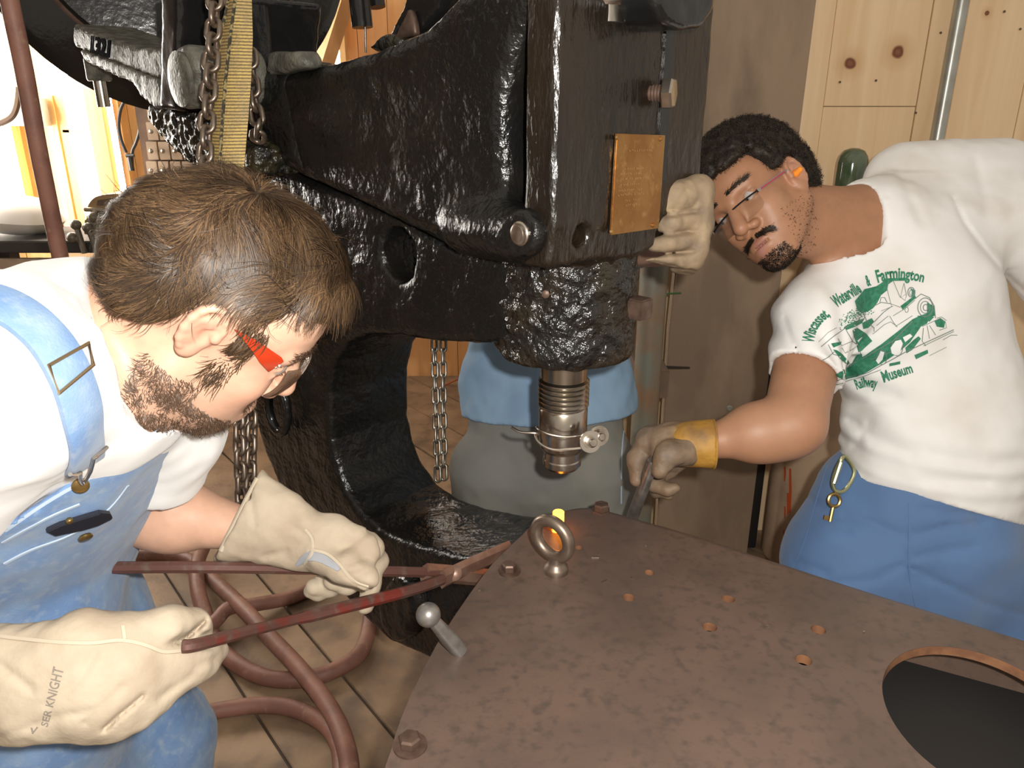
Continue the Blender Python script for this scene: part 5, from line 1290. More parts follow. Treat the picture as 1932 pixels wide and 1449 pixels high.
ss = strands(V, F, 800, stub, cd, .006, .0004, 3, curlr=.8, lift=.4, seed=3, jit=.4)
obj('beard', join(ms, gs, ss), MT['hairR'], manR, angle=None)
for s in (1, -1):
    bw = strands(V, F, 260, lambda c: (lambda q: (np.abs(q[:, 1]-.0445+.10*np.abs(np.abs(q[:, 2])-.03)) < .0030) & (np.abs(q[:, 2]*s-.031) < .021) & (q[:, 0] > .05))(q_(c)), lambda p, N: np.tile(Rm[:, 2]*s+.25*Rm[:, 1], (len(p), 1)), .010, .00045, 3, lift=.25, seed=4)
    obj('eyebrow', bw, MT['hairR'], manR, angle=None)
# ---- ear plug
MT['ear_foam'] = mat('orange_foam', (.85, .28, .02), .7)
ep = S(); c = L(-.003, .001, -.0815); ep.cap(c, c - Rm[:, 2]*.010, .0065, .0050, 0); v_, f_ = ep.mesh(.0015); obj('ear_plug', (v_, f_), MT['ear_foam'], manR, angle=None)
# ---- spectacles: rimless lower lenses, dark brow wire, red temples
MT['dark_metal'] = mat('dark_metal_rim', (.03, .028, .03), .3, metal=.7)
MT['clear'] = mat('clear_lens', (.96, .98, .97), .02, trans=1.0, alpha=.35)
MT['red_temple'] = mat('red_temple', (.50, .03, .04), .35)
MT['grey_temple'] = mat('grey_temple_edge', (.25, .26, .30), .35, metal=.5)
GL = lambda a, b, c: L(a, b - .012, c)
brow = [GL(.106 - .010*t*t, .027 - .004*t*t, .056*t) for t in np.linspace(-1, 1, 15)]
spx = obj('spectacles', MB().tube(brow, .0015, 8), MT['dark_metal'], manR)
for s in (1, -1):
    lp = [(.008, .000), (.052, .000), (.055, -.010), (.052, -.026), (.040, -.031), (.018, -.031), (.009, -.022)]
    lp = spline([GL(.105 - .010*(a/.056)**2, .025+b, a*s) for a, b in lp], 3, True)
    ln_ = obj('lens', MB().prism(lp, -Rm[:, 0]*.0016), MT['clear'], spx, smooth=False)
    obj('hinge', MB().box(GL(.093, .022, .0585*s), (.010, .006, .004), Rm), MT['silver'], spx, bevel=.0006)
    a, b = GL(.090, .022, .0605*s), GL(.020, .026, .0785*s)
    tm = obj('temple', MB().tube([a, (a+b)/2, b, GL(-.004, .022, .0795*s), GL(-.018, .000, .080*s)], .0022, 8, flat=(1.4, .6)), MT['grey_temple'], spx)
    obj('temple_inlay', MB().tube([a + Rm[:, 2]*s*.0008, b + Rm[:, 2]*s*.0008], .0020, 8, flat=(.8, .6)), MT['red_temple'], tm)
    obj('nose_pad', MB().sphere(GL(.096, .006, .009*s), (.003, .0045, .002), 10, 8, Rm), MT['clear'], spx)
# ---- T-shirt
TS = S()
TS.cap(ch, belly, .185, .178, 0, flat=(fl_, .74)); TS.cap(belly, hip, .180, .205, .05, flat=(fl_, .80))
TS.cap(nb, ch, .075, .13, .06); TS.cap(nb + np.array([.01, .01, -.01]), shR, .062, .068, .05); TS.cap(nb + np.array([.02, .02, 0]), shL, .072, .090, .05)
TS.cap(P(1700, 340, 1.58), P(1880, 350, 1.62), .075, .095, .06)
sl1 = shR*.40+elR*.60; TS.cap(shR, sl1, .072, .066, .04); sl2 = shL*.4+elL*.6; TS.cap(shL, sl2, .085, .075, .03)
def folds(p):   # soft pull lines from the armpit and gathered cloth at the belly
    a = P(1560, 700, 1.42); q = p - a; r = np.linalg.norm(q, axis=1); th = np.arctan2(q[:, 2], q[:, 0]); w = np.exp(-((r-.10)/.09)**2)
    zz = p[:, 2]; b = np.exp(-((zz - belly[2] + .02)/.07)**2)
    return .0032*w*np.sin(th*13) + .0022*b*np.sin(zz*150 + 14*p[:, 0])
TS.warp(folds); TS.warp(groove([[(1800, 375), (1820, 420), (1852, 463), (1890, 510), (1945, 560)], [(1480, 600), (1496, 649), (1520, 690), (1542, 716)]], .0035, 5)); TS.warp(groove([[(1592, 752), (1640, 762), (1690, 750)], [(1604, 794), (1650, 830), (1720, 858)], [(1588, 842), (1640, 880), (1720, 908), (1860, 912)], [(1560, 640), (1600, 700)], [(1760, 860), (1860, 880), (1932, 870)], [(1840, 300), (1860, 380)], [(1700, 330), (1740, 420)], [(1640, 800), (1600, 860)]], .0032, 10)); TS.noise(.0040, 13, 62); TS.noise(.0016, 34, 63)
dS = unit(elR-shR); cS = sl1 - dS*.012
cutp = P(1500, 722, 1.36)
TS.fn(lambda p: np.where(np.linalg.norm(p-(cS+dS*.075), axis=1) < .115, (p-cS)@unit(dS*1.0 + .12*unit(wrR-elR)), -1), .003)
TS.cap(cS - dS*.028, elR, .0545, .058, .003, '-')
nkd = unit(L(-.03, -.04, 0) - nb)
pixline = lambda a, b: np.cross(ray(*a), ray(*b))
nkc = nb + nkd*.040; TS.fn(lambda p: np.where(np.linalg.norm(p-(nkc+nkd*.03), axis=1) < .10, (p-nkc)@nkd, -1), .006); TS.cap(nb - nkd*.03, nb + nkd*.25, .066, .070, .008, '-')
# hem
zh = hip[2]
hemn = unit(np.cross(P(1600, 868, 1.42)-P(1900, 952, 1.42), np.array([0, 1.0, -.35]))); hemn = hemn if hemn[2] < 0 else -hemn
TS.half(P(1690, 925, 1.42), hemn, .004)
TV, TF = TS.mesh(.0050)
shirt = obj('t_shirt', (TV, TF), mat('soiled_white_cotton', (.80, .79, .77), .85, col2=(.66, .62, .56), scale=6, lo=.5, hi=.8, col3=(.50, .42, .33), scale3=4.5, lo3=.62, hi3=.9, bump=.12, bscale=30, bdist=.005), manR, angle=None)
tb = bvh_vf(TV, TF)
# ---- trousers
MT['blue_twill'] = mat('blue_twill', (.105, .205, .405), .75, col2=(.085, .165, .33), scale=5, col3=(.15, .18, .24), scale3=4, lo3=.58, hi3=.85, bump=.2, bscale=300, bdist=.001, sheen=.2)
OV = S()
hipR = P(1592, 1080, 1.53); hipL = P(1830, 1080, 1.58)
OV.cap(belly*.3+hip*.7 + np.array([-.01, 0, 0]), hip, .172, .205, 0, flat=(fl_, .76)); OV.cap(hip, hip + np.array([0, 0, -.08]), .205, .21, .05, flat=(fl_, .76))
kR = np.array([hipR[0]-.03, hipR[1]-.06, .42]); kL = np.array([hipL[0]+.05, hipL[1]-.04, .42]); fR = np.array([kR[0], kR[1]+.06, .10]); fL = np.array([kL[0]+.02, kL[1]+.06, .10])
OV.cap(P(1612, 925, 1.56), P(1592, 1010, 1.55), .070, .095, .05)
OV.chain([hipR, kR, fR], [.118, .092, .08], .05); OV.chain([hipL, kL, fL], [.118, .092, .08], .05)
folds2 = groove([[(1718, 1072), (1790, 1105), (1860, 1138), (1940, 1162)], [(1724, 1052), (1780, 1040), (1840, 1030)], [(1722, 1010), (1790, 992), (1860, 984)], [(1702, 1066), (1650, 1094), (1560, 1100)], [(1700, 1010), (1640, 985), (1590, 975)], [(1727, 1086), (1742, 1160)], [(1740, 960), (1800, 968), (1870, 962)], [(1530, 940), (1600, 1000)], [(1500, 1060), (1560, 1080)]], .0042, 7); folds3 = groove([[(1716, 940), (1714, 1060), (1719, 1100)]], .004, 4)
OV.warp(folds2); OV.warp(folds3);  OV.noise(.0035, 14, 71, (1, 1, .7)); OV.half((0, 0, .07), (0, 0, -1), .004)
OVV, OVF = OV.mesh(.0068); tr_ = obj('trousers', (OVV, OVF), MT['blue_twill'], manR, angle=None); ob = bvh_vf(OVV, OVF)
for pix in [[(1716, 950), (1716, 1000), (1714, 1060), (1718, 1100), (1728, 1145)], [(1560, 880), (1535, 960), (1515, 1030), (1500, 1060)]]:
    sm, _, _ = ribbon(ob, pix, .0035, .0002, .001, 6); obj('seam', sm, MT['blue_twill'], tr_, angle=50)
for k_ in (fR, fL):
    bt = S(); bt.cap((k_[0], k_[1], .12), (k_[0], k_[1], .05), .055, .05, 0); bt.cap((k_[0], k_[1], .045), (k_[0]-.03, k_[1]-.17, .035), .045, .035, .02); bt.half((0, 0, .001), (0, 0, -1), .004)
    v_, f_ = bt.mesh(.008); obj('boot', (v_, f_), MT['boot'], manR, angle=None)
# ---- carabiner with key
dk = min(float((q - CAM) @ FWD) for q in [h for x, y in [(1590, 900), (1580, 930), (1571, 914), (1600, 905), (1566, 980), (1574, 944)] for h in [hit(ob, x, y)[0], hit(tb, x, y)[0]] if h is not None]) - .008
MT['carabiner_metal'] = mat('olive_aluminium', (.42, .43, .25), .3, metal=.8)
cb = spline([(1587, 868), (1596, 862), (1612, 890), (1597, 922), (1580, 928), (1571, 914), (1576, 890)], 4, True)
cbo = thing('carabiner', P(1580, 928, dk), 'small olive carabiner clipped to the blue trousers', 'carabiner')
obj('carabiner_body', MB().tube([P(x, y, dk) for x, y in cb], M_(3.6, dk), 8, closed=True), MT['carabiner_metal'], cbo)
obj('gate', MB().tube([P(1586, 872, dk-.002), P(1573, 912, dk-.002)], M_(4.6, dk), 8), MT['carabiner_metal'], cbo)
ky = thing('key', P(1568, 985, dk), 'small brass skeleton key hanging from the carabiner', 'key')
obj('bow', MB().tube([P(1574 + 11*math.cos(a), 944 + 12*math.sin(a), dk) for a in np.linspace(0, 2*math.pi, 20, endpoint=False)], M_(3.6, dk), 8, closed=True).tube([P(1578, 925, dk), P(1576, 936, dk)], M_(2, dk), 6), MT['brass_button'], ky)
obj('stem', MB().tube([P(1572, 955, dk), P(1566, 984, dk)], M_(3.4, dk), 8), MT['brass_button'], ky)
obj('bit', pprism([(1556, 972), (1568, 975), (1567, 983), (1554, 980)], dk, .003), MT['brass_button'], ky)
# ---- glove on the rod: yellow cuff, brown hand
G = S(); p = P
G.cap(p(1352, 838, 1.345), p(1300, 838, 1.35), M_(47, 1.35), M_(44, 1.35), 0)
n1 = unit(p(1400, 842, 1.34) - p(1300, 838, 1.35)); G.half(p(1346, 838, 1.345), n1, .003); G.cap(p(1420, 838, 1.34), p(1325, 838, 1.345), M_(39, 1.35), M_(33, 1.35), .003, '-')
G.noise(.0014, 60, 81)
v_, f_ = G.mesh(.0030)
MT['glove_yellow'] = mat('yellow_glove_leather', (.42, .22, .035), .6, col2=(.30, .15, .035), scale=18, col3=(.16, .10, .05), scale3=14, lo3=.52, hi3=.72, bump=.25, bscale=120)
G2 = S()
G2.cap(p(1300, 838, 1.35), p(1262, 838, 1.355), M_(42, 1.35), M_(40, 1.35), 0, flat=(FWD, .8))
G2.chain([p(1270, 815, 1.37), p(1222, 828, 1.375), p(1202, 868, 1.375), p(1200, 905, 1.37)], [M_(22, 1.35), M_(22, 1.35), M_(18, 1.35), M_(13, 1.35)], .010)        # forefinger
G2.chain([p(1268, 825, 1.40), p(1228, 842, 1.41), p(1214, 880, 1.41), p(1212, 905, 1.40)], [M_(22, 1.35), M_(20, 1.35), M_(17, 1.35), M_(13, 1.35)], .008)
G2.chain([p(1292, 850, 1.33), p(1262, 858, 1.315), p(1246, 885, 1.312)], [M_(28, 1.33), M_(24, 1.32), M_(18, 1.31)], .010)     # thumb
G2.chain([p(1280, 860, 1.40), p(1240, 885, 1.42), p(1236, 915, 1.40), p(1262, 924, 1.38), p(1272, 920, 1.375)], [M_(20, 1.4), M_(18, 1.4), M_(15, 1.4), M_(12, 1.4), M_(9, 1.4)], .006)
G2.chain([p(1285, 868, 1.41), p(1250, 895, 1.43), p(1240, 925, 1.42), p(1262, 934, 1.40)], [M_(18, 1.4), M_(16, 1.4), M_(13, 1.4), M_(9, 1.4)], .006)
G2.cap(ra - (rb2-ra)*.05, rb2, .0112, .0114, .003, '-')
G2.noise(.0022, 48, 82); G2.noise(.0010, 110, 83)
gv, gf = G2.mesh(.0027)
MT['glove_tan'] = mat('tan_worn_glove', (.22, .15, .095), .6, col2=(.14, .10, .07), scale=24, col3=(.30, .19, .08), scale3=12, lo3=.56, hi3=.72, bump=.3, bscale=140)
g3 = obj('glove', (gv, gf), MT['glove_tan'], manR, angle=None); obj('cuff', (v_, f_), MT['glove_yellow'], g3, angle=None)
obj('cuff_piping', MB().tube([p(1346, 838, 1.345) + M_(45.5, 1.345)*(math.cos(a)*UPV + math.sin(a)*unit(np.cross(n1, UPV))) for a in np.linspace(0, 2*math.pi, 36, endpoint=False)], .0022, 8, closed=True), MT['glove_yellow'], g3)

# ================================================================== print on the shirt
MT['print_green'] = mat('green_print', (.02, .16, .085), .8, col2=(.04, .22, .13), scale=160)
MT['print_grey'] = mat('grey_print_line', (.16, .20, .18), .8)
def arc_text(s, pts, h, shear=None, bold=.034):
    """lettering along a pixel curve; h: letter height in pixels at each end"""
    v, f = text2d(s, 1.0, bold); w = v[:, 0].max(); path = np.array(spline(pts, 12)); seg = np.r_[0, np.cumsum(np.linalg.norm(np.diff(path, axis=0), axis=1))]; out = []
    for x, y in v:
        t = x/w*seg[-1]; q = np.array([np.interp(t, seg, path[:, 0]), np.interp(t, seg, path[:, 1])]); t2 = min(t+1, seg[-1]); t1 = max(t2-2, 0)
        tg_ = unit(np.array([np.interp(t2, seg, path[:, 0])-np.interp(t1, seg, path[:, 0]), np.interp(t2, seg, path[:, 1])-np.interp(t1, seg, path[:, 1])]))
        nn = np.array([tg_[1], -tg_[0]]); hh = np.interp(x/w, [0, 1], h); out.append(tuple(q + nn*y/.72*hh))
    return out, f
z_ = lambda x, y: (1480 + x/4.392, 450 + y/4.392)      # from the enlarged study of the print
txt = [arc_text('Wiscasset,', [z_(238, 868), z_(262, 770), z_(318, 690), z_(378, 640)], (22, 20)), arc_text('Waterville', [z_(430, 575), z_(520, 515), z_(640, 440)], (24, 22)),
       arc_text('&', [z_(685, 395), z_(718, 385)], (21, 21)), arc_text('Farmington', [z_(768, 366), z_(900, 335), z_(1030, 340), z_(1150, 362)], (24, 19)),
       arc_text('Railway', [z_(600, 1252), z_(680, 1228), z_(765, 1240)], (19, 20)), arc_text('Museum', [z_(822, 1192), z_(940, 1150), z_(1068, 1108)], (21, 19))]
PR_ = decal('print_lettering', tb, txt, MT['print_green'], shirt, off=.0010, maxlen=7); PR_['kind'] = 'stuff'
def tri(poly):
    from mathutils.geometry import tessellate_polygon
    return poly, [tuple(t) for t in tessellate_polygon([[Vector((x, y, 0)) for x, y in poly]])]
Z = lambda *pts: tri([z_(*q) for q in pts])
green = [
 Z((560, 1040), (600, 960), (640, 950), (650, 985), (600, 1030)), Z((1095, 640), (1200, 690), (1240, 650), (1180, 640)), Z((640, 700), (720, 660), (740, 690), (690, 740), (650, 750)), Z((1240, 680), (1290, 660), (1330, 690), (1320, 740), (1260, 730)),
 Z((415, 1130), (540, 1060), (640, 985), (800, 880), (940, 770), (1060, 670), (1120, 640), (1200, 660), (1180, 705), (1130, 730), (1090, 790), (1040, 860), (960, 930), (880, 985), (800, 1040), (700, 1100), (600, 1145), (500, 1172)),     # running board and frame
 Z((610, 940), (560, 760), (600, 740), (680, 790), (730, 850), (640, 930)),
 Z((385, 870), (470, 855), (460, 880), (405, 905)), Z((400, 920), (430, 925), (480, 960), (545, 1035), (520, 1050), (460, 1000)),
 Z((490, 735), (560, 695), (660, 660), (640, 700), (560, 740), (510, 760)),
 Z((660, 420), (760, 395), (860, 330), (1000, 325), (1030, 350), (900, 352), (860, 380), (850, 430), (800, 470), (770, 530), (740, 570), (700, 600), (640, 620), (600, 590), (580, 520)),      # smoke
 Z((1180, 530), (1240, 560), (1245, 640), (1190, 660), (1120, 640), (1180, 620)), Z((960, 560), (1080, 470), (1090, 490), (980, 590)), Z((1040, 410), (1085, 430), (1080, 490), (1050, 480), (1055, 440)),
 Z((1075, 965), (1185, 920), (1190, 950), (1090, 1000)), Z((870, 1035), (960, 1015), (960, 1040), (870, 1060)), Z((1000, 905), (1070, 840), (1110, 810), (1130, 830), (1060, 920), (1010, 950))]
smoke = []
for i in range(260):   # stippled lower edge of the smoke
    t = RNG.random(); x = 480 + t*230 + RNG.uniform(-45, 45); y = 720 - t*150 + RNG.uniform(-55, 45); r = RNG.uniform(3, 8); green.append(Z((x-r, y), (x, y-r*.8), (x+r, y), (x, y+r*.7)))
PR_ = decal('print_locomotive', tb, green, MT['print_green'], shirt, off=.0011, maxlen=8); PR_['kind'] = 'stuff'
white = [Z((880, 905), (920, 850), (965, 840), (980, 870), (960, 930), (920, 965), (890, 950)), Z((760, 1010), (800, 930), (830, 940), (815, 1000), (780, 1040)), Z((980, 820), (1040, 790), (1060, 810), (1000, 860))]
PR_ = decal('print_highlight', tb, white, MT['white_cotton'], shirt, off=.0016, maxlen=8); PR_['kind'] = 'stuff'
def stroke(pts, w=4.0):
    p = [np.array(z_(*q)) for q in pts]; L_ = []; R_ = []
    for i in range(len(p)):
        t = unit(p[min(i+1, len(p)-1)] - p[max(i-1, 0)]); n = np.array([t[1], -t[0]])*w/4.392/2; L_.append(tuple(p[i]+n)); R_.append(tuple(p[i]-n))
    m = len(p); return L_+R_, [(i, i+1, m+i+1, m+i) for i in range(m-1)]
circ = lambda x, y, rx, ry, n=18: [(x+rx*math.cos(a), y+ry*math.sin(a)) for a in np.linspace(0, 2*math.pi, n+1)]
lines = [stroke(q, w) for q, w in [
 ([(275, 1022), (360, 985), (410, 940)], 6), ([(280, 1022), (400, 1110)], 5), ([(405, 1135), (620, 1010), (900, 850), (1060, 690)], 7), ([(410, 1180), (700, 1110), (1000, 940), (1400, 755)], 7), ([(415, 1215), (600, 1160), (800, 1090)], 5),
 ([(300, 900), (420, 800), (520, 730), (660, 665)], 6), ([(510, 760), (560, 850), (620, 900), (630, 950), (600, 1010), (540, 1050)], 6), ([(360, 880), (400, 960), (470, 980), (520, 1050)], 6),
 ([(440, 830), (470, 890), (560, 850)], 5), ([(470, 905), (500, 950), (590, 900)], 5), ([(860, 350), (850, 420), (880, 540), (960, 570)], 5), ([(900, 350), (955, 480), (1000, 515), (1010, 470), (990, 370)], 5),
 ([(990, 370), (960, 490), (1010, 460)], 4), ([(640, 600), (680, 690), (740, 740), (740, 770)], 6), ([(740, 560), (800, 530), (880, 540), (890, 560), (820, 610), (740, 690)], 6), ([(790, 530), (800, 490), (830, 490), (850, 530)], 6), ([(800, 600), (900, 560)], 4), ([(760, 720), (860, 640)], 5), ([(730, 790), (830, 710), (880, 690), (930, 725)], 5),
 ([(870, 640), (900, 690), (935, 735)], 5), ([(900, 640), (1000, 580), (1080, 510)], 5), ([(920, 730), (1060, 640)], 5), (circ(1165, 570, 62, 78), 7), (circ(1165, 570, 40, 50), 6), (circ(1168, 572, 20, 26), 7), ([(1080, 500), (1130, 460), (1200, 490), (1240, 560), (1250, 660)], 7), (circ(1050, 445, 28, 40), 7), (circ(1050, 450, 15, 22), 5),
 (circ(1012, 590, 14, 22), 5), (circ(935, 900, 45, 70), 6), (circ(810, 985, 40, 60), 6), ([(720, 1000), (880, 940), (960, 930)], 5), ([(1150, 740), (1140, 850), (1170, 890)], 6), ([(1180, 720), (1200, 830)], 5), ([(1200, 720), (1250, 800)], 5), ([(1140, 730), (1290, 660), (1330, 690), (1340, 740), (1280, 760)], 5), ([(1260, 660), (1300, 650), (1340, 680)], 5), ([(1150, 890), (1400, 770)], 5), ([(1310, 840), (1380, 800), (1430, 800)], 5), ([(1200, 970), (1340, 900)], 4), ([(280, 860), (360, 780), (430, 740)], 4)]]
PR_ = decal('print_line_work', tb, lines + smoke, MT['print_grey'], shirt, off=.0013, maxlen=9); PR_['kind'] = 'stuff'
# ================================================================== third worker behind the machine
man3 = thing('person', (.10, 1.78, 0), 'worker in pale blue shirt and grey jeans standing behind the machine', 'person')
d = 1.80
B = S(); c_h = P(1020, 870, d); c_w = P(1030, 760, d); c_c = c_w + np.array([.01, .05, .30]); nb = c_c + np.array([.02, 0, .20])
O = nb + np.array([.01, -.02, .13])
L, Rm = add_head(B, O, unit((.25, -.95, -.35)), np.array([0, -.2, 1.0]), 1.0)
shR = c_c + np.array([-.19, 0, .12]); shL = c_c + np.array([.19, .0, .12])
B.cap(L(-.03, -.03, 0), nb, .054, .058, .03); B.cap(nb, c_c, .06, .11, .05); B.cap(c_c, c_h, .14, .15, .05, flat=((0, 1, 0), .6)); B.cap(nb, shR, .05, .055, .03); B.cap(nb, shL, .05, .055, .03)
gw = P(1304, 468, 1.30); elL_ = P(1130, 470, 1.72)
B.chain([shL, elL_, gw], [.05, .042, .03], .02); elR_ = shR + np.array([.0, .12, -.25]); wrR_ = elR_ + np.array([.14, .02, -.16]); B.chain([shR, elR_, wrR_], [.05, .042, .03], .02)
B.cap(wrR_, wrR_ + np.array([.01, -.02, -.08]), .035, .03, .02, flat=((1, 0, 0), .6))
for i in range(4): q = wrR_ + np.array([.01, -.045+.018*i, -.10]); B.chain([q, q + np.array([.005, 0, -.04]), q + np.array([.02, 0, -.065])], [.010, .009, .008], .004)
q = wrR_ + np.array([.0, -.05, -.05]); B.chain([q, q + np.array([.02, -.02, -.03]), q + np.array([.03, -.015, -.055])], [.012, .010, .009], .006)
V, F = B.mesh(.0055); me = mesh_from('body', V, F); paint(me, (.50, .30, .21), []); obj('body', me, MT['skinL'], man3, angle=None)
for s in (1, -1): obj('eye', MB().sphere(L(.0755, .0165, .0325*s), .0147, 12, 8), MT['eye'], man3)
HC = S(); HC.ell(L(-.014, .054, 0), (.103, .086, .080), Rm, 0); HC.fn(lambda p: np.interp(((p-O)@Rm)[:, 0], [-.12, -.05, -.01, .04, .06, .1], [-.04, -.03, .03, .04, .07, .08]) - ((p-O)@Rm)[:, 1], .006); HC.noise(.004, 60, 3)
v_, f_ = HC.mesh(.007); hair_obj('hair', (v_, f_), [], MT['hairL'], man3, (.05, .03, .018), None)
# shirt
MT['blue_shirt'] = mat('pale_blue_work_shirt', (.22, .34, .47), .85, col2=(.17, .27, .40), scale=6, col3=(.26, .28, .28), scale3=7, lo3=.58, hi3=.85, bump=.15, bscale=200, bdist=.001)
TS = S(); TS.cap(c_c, P(1030, 735, d), .165, .190, 0, flat=((0, 1, 0), .66)); TS.cap(P(1030, 735, d), P(1035, 800, d), .195, .205, .03, flat=((0, 1, 0), .68)); TS.cap(nb + np.array([0, 0, -.02]), c_c, .07, .12, .05); TS.cap(nb, shR, .06, .07, .04); TS.cap(nb, shL, .06, .07, .04)
TS.chain([shL, elL_], [.07, .055], .03); TS.chain([shR, elR_], [.07, .055], .03); TS.chain([elL_, gw*.5+elL_*.5], [.055, .04], .02)
TS.noise(.004, 16, 91); TS.noise(.002, 40, 92)
TS.half(P(1030, 803, d-.12), unit((.03, -.15, -1)), .004); TS.cap(nb - np.array([0, 0, .02]), nb + np.array([0, 0, .3]), .062, .062, .006, '-')
v_, f_ = TS.mesh(.006); obj('work_shirt', (v_, f_), MT['blue_shirt'], man3, angle=None)
# jeans
MT['grey_jeans'] = mat('grey_green_worn_jeans', (.165, .165, .155), .85, col2=(.20, .195, .165), scale=5, col3=(.125, .115, .09), scale3=6, lo3=.55, hi3=.8, bump=.3, bscale=350, bdist=.0012)
OV = S(); OV.cap(P(1030, 790, d), P(1030, 845, d), .180, .185, 0, flat=((0, 1, 0), .66))
hR = P(935, 890, d); hL = P(1115, 890, d); kR = np.array([hR[0]-.02, hR[1]-.02, .42]); kL = np.array([hL[0]+.035, hL[1]-.02, .42]); fR = np.array([kR[0]-.01, kR[1]+.03, .10]); fL = np.array([kL[0], kL[1]+.03, .10])
OV.chain([hR, hR*.6+kR*.4, kR, fR], [.112, .094, .078, .075], .012); OV.chain([hL, hL*.6+kL*.4, kL, fL], [.112, .096, .080, .075], .012)
OV.noise(.0035, 14, 95, (1, 1, .6)); OV.noise(.002, 40, 96); OV.half((0, 0, .07), (0, 0, -1), .004)
v_, f_ = OV.mesh(.0072); jn = obj('jeans', (v_, f_), MT['grey_jeans'], man3, angle=None); jb = bvh_vf(v_, f_)
for pix in [[(1178, 800), (1173, 850), (1172, 900), (1172, 950)]]:
    try:
        sm, _, _ = ribbon(jb, pix, .004, .0002, .001, 6); obj('seam', sm, MT['denim_seam'], jn, angle=50)
    except Exception as ex: print('jean seam', ex)
for k_ in (fR, fL):
    bt = S(); bt.cap((k_[0], k_[1], .12), (k_[0], k_[1], .05), .055, .05, 0); bt.cap((k_[0], k_[1], .045), (k_[0], k_[1]-.17, .035), .045, .035, .02); bt.half((0, 0, .001), (0, 0, -1), .004)
    q1, q2 = bt.mesh(.008); obj('boot', (q1, q2), MT['boot'], man3, angle=None)
# gloved hand gripping the edge of the machine
G = S(); p = P
G.cap(p(1312, 372, 1.165), p(1305, 470, 1.175), M_(32, 1.16), M_(36, 1.16), 0, flat=(np.array([1.0, .4, 0]), .9))
G.cap(p(1318, 355, 1.17), p(1326, 420, 1.175), M_(18, 1.16), M_(18, 1.16), .02)
for (a, b, c, r) in [((1316, 362), (1272, 372), (1254, 384), 33), ((1312, 412), (1268, 418), (1250, 424), 25), ((1306, 452), (1260, 456), (1238, 462), 24)]:
    G.chain([p(*a, 1.165), p(*b, 1.145), p(*c, 1.148)], [M_(r, 1.15), M_(r*.93, 1.14), M_(r*.72, 1.14)], .002)
G.chain([p(1300, 490, 1.175), p(1260, 492, 1.155), p(1232, 496, 1.15), p(1216, 501, 1.15)], [M_(25, 1.16), M_(17, 1.15), M_(12, 1.15), M_(9, 1.15)], .006)
G.cap(p(1296, 490, 1.19), p(1290, 508, 1.20), M_(28, 1.18), M_(26, 1.18), .012)
G.half(p(1290, 512, 1.19), unit(p(1280, 560, 1.19)-p(1292, 470, 1.19)), .004)
for (y0, y1, z0) in [(402, 405, 1.118), (440, 441, 1.114), (477, 479, 1.116)]: G.cap(p(1225, y1, z0-.004), p(1316, y0, z0+.010), M_(5, 1.15), M_(3.5, 1.15), .006, '-')
for (a_, b_) in [((1300, 352), (1270, 400)), ((1322, 400), (1300, 420)), ((1280, 350), (1262, 372))]: G.cap(p(*a_, 1.118), p(*b_, 1.108), M_(2.5, 1.15), M_(2.5, 1.15), .008, '-')
G.warp(groove([[(1226, 402), (1270, 406), (1318, 398)], [(1220, 441), (1265, 443), (1312, 436)], [(1206, 478), (1250, 480), (1308, 474)]], .0055, 4.5)); G.warp(groove([[(1300, 350), (1272, 395)], [(1330, 380), (1318, 470)], [(1290, 415), (1300, 435)], [(1240, 490), (1300, 500)]], .002, 6)); G.noise(.0016, 46, 101); G.noise(.0011, 105, 102)
gv, gf = G.mesh(.0027); g4 = obj('glove', (gv, gf), MT['leather_brown'], man3, angle=None)
# ================================================================== things at the far end of the shop, left
MT['lathe'] = mat('worn_green_grey_machine_paint', (.23, .21, .16), .35, metal=.2, col2=(.14, .12, .09), scale=9)
MT['lathe_top'] = mat('tan_cover', (.42, .27, .13), .45, col2=(.30, .19, .09), scale=8)
MT['bench'] = mat('dark_bench', (.045, .04, .035), .7)
MT['drawer'] = mat('grey_brown_drawer', (.50, .38, .28), .6, col2=(.42, .31, .22), scale=9)
Yb = 3.25
def fb(px0, py0, px1, py1, Y=Yb, t=.2): return px_box(px0, py0, px1, py1, Y, t)
bn = thing('work_bench', PY(60, 500, Yb), 'dark work bench at the far left below the windows', 'bench')
zt = PY(60, 452, Yb)[2]; xa = PY(-300, 470, Yb)[0]; xb = PY(260, 470, Yb)[0]
obj('bench_top', MB().box(((xa+xb)/2, Yb+.17, zt-.025), (xb-xa, .42, .05)), MT['bench'], bn, bevel=.004)
obj('bench_rail', MB().box(((xa+xb)/2, Yb-.02, zt-.10), (xb-xa, .03, .05)), MT['drawer'], bn, bevel=.003)
for x in (xa+.1, (xa+xb)/2, xb-.1): obj('bench_leg', MB().box((x, Yb+.1, (zt-.04)/2), (.07, .07, zt-.04)), MT['bench'], bn)
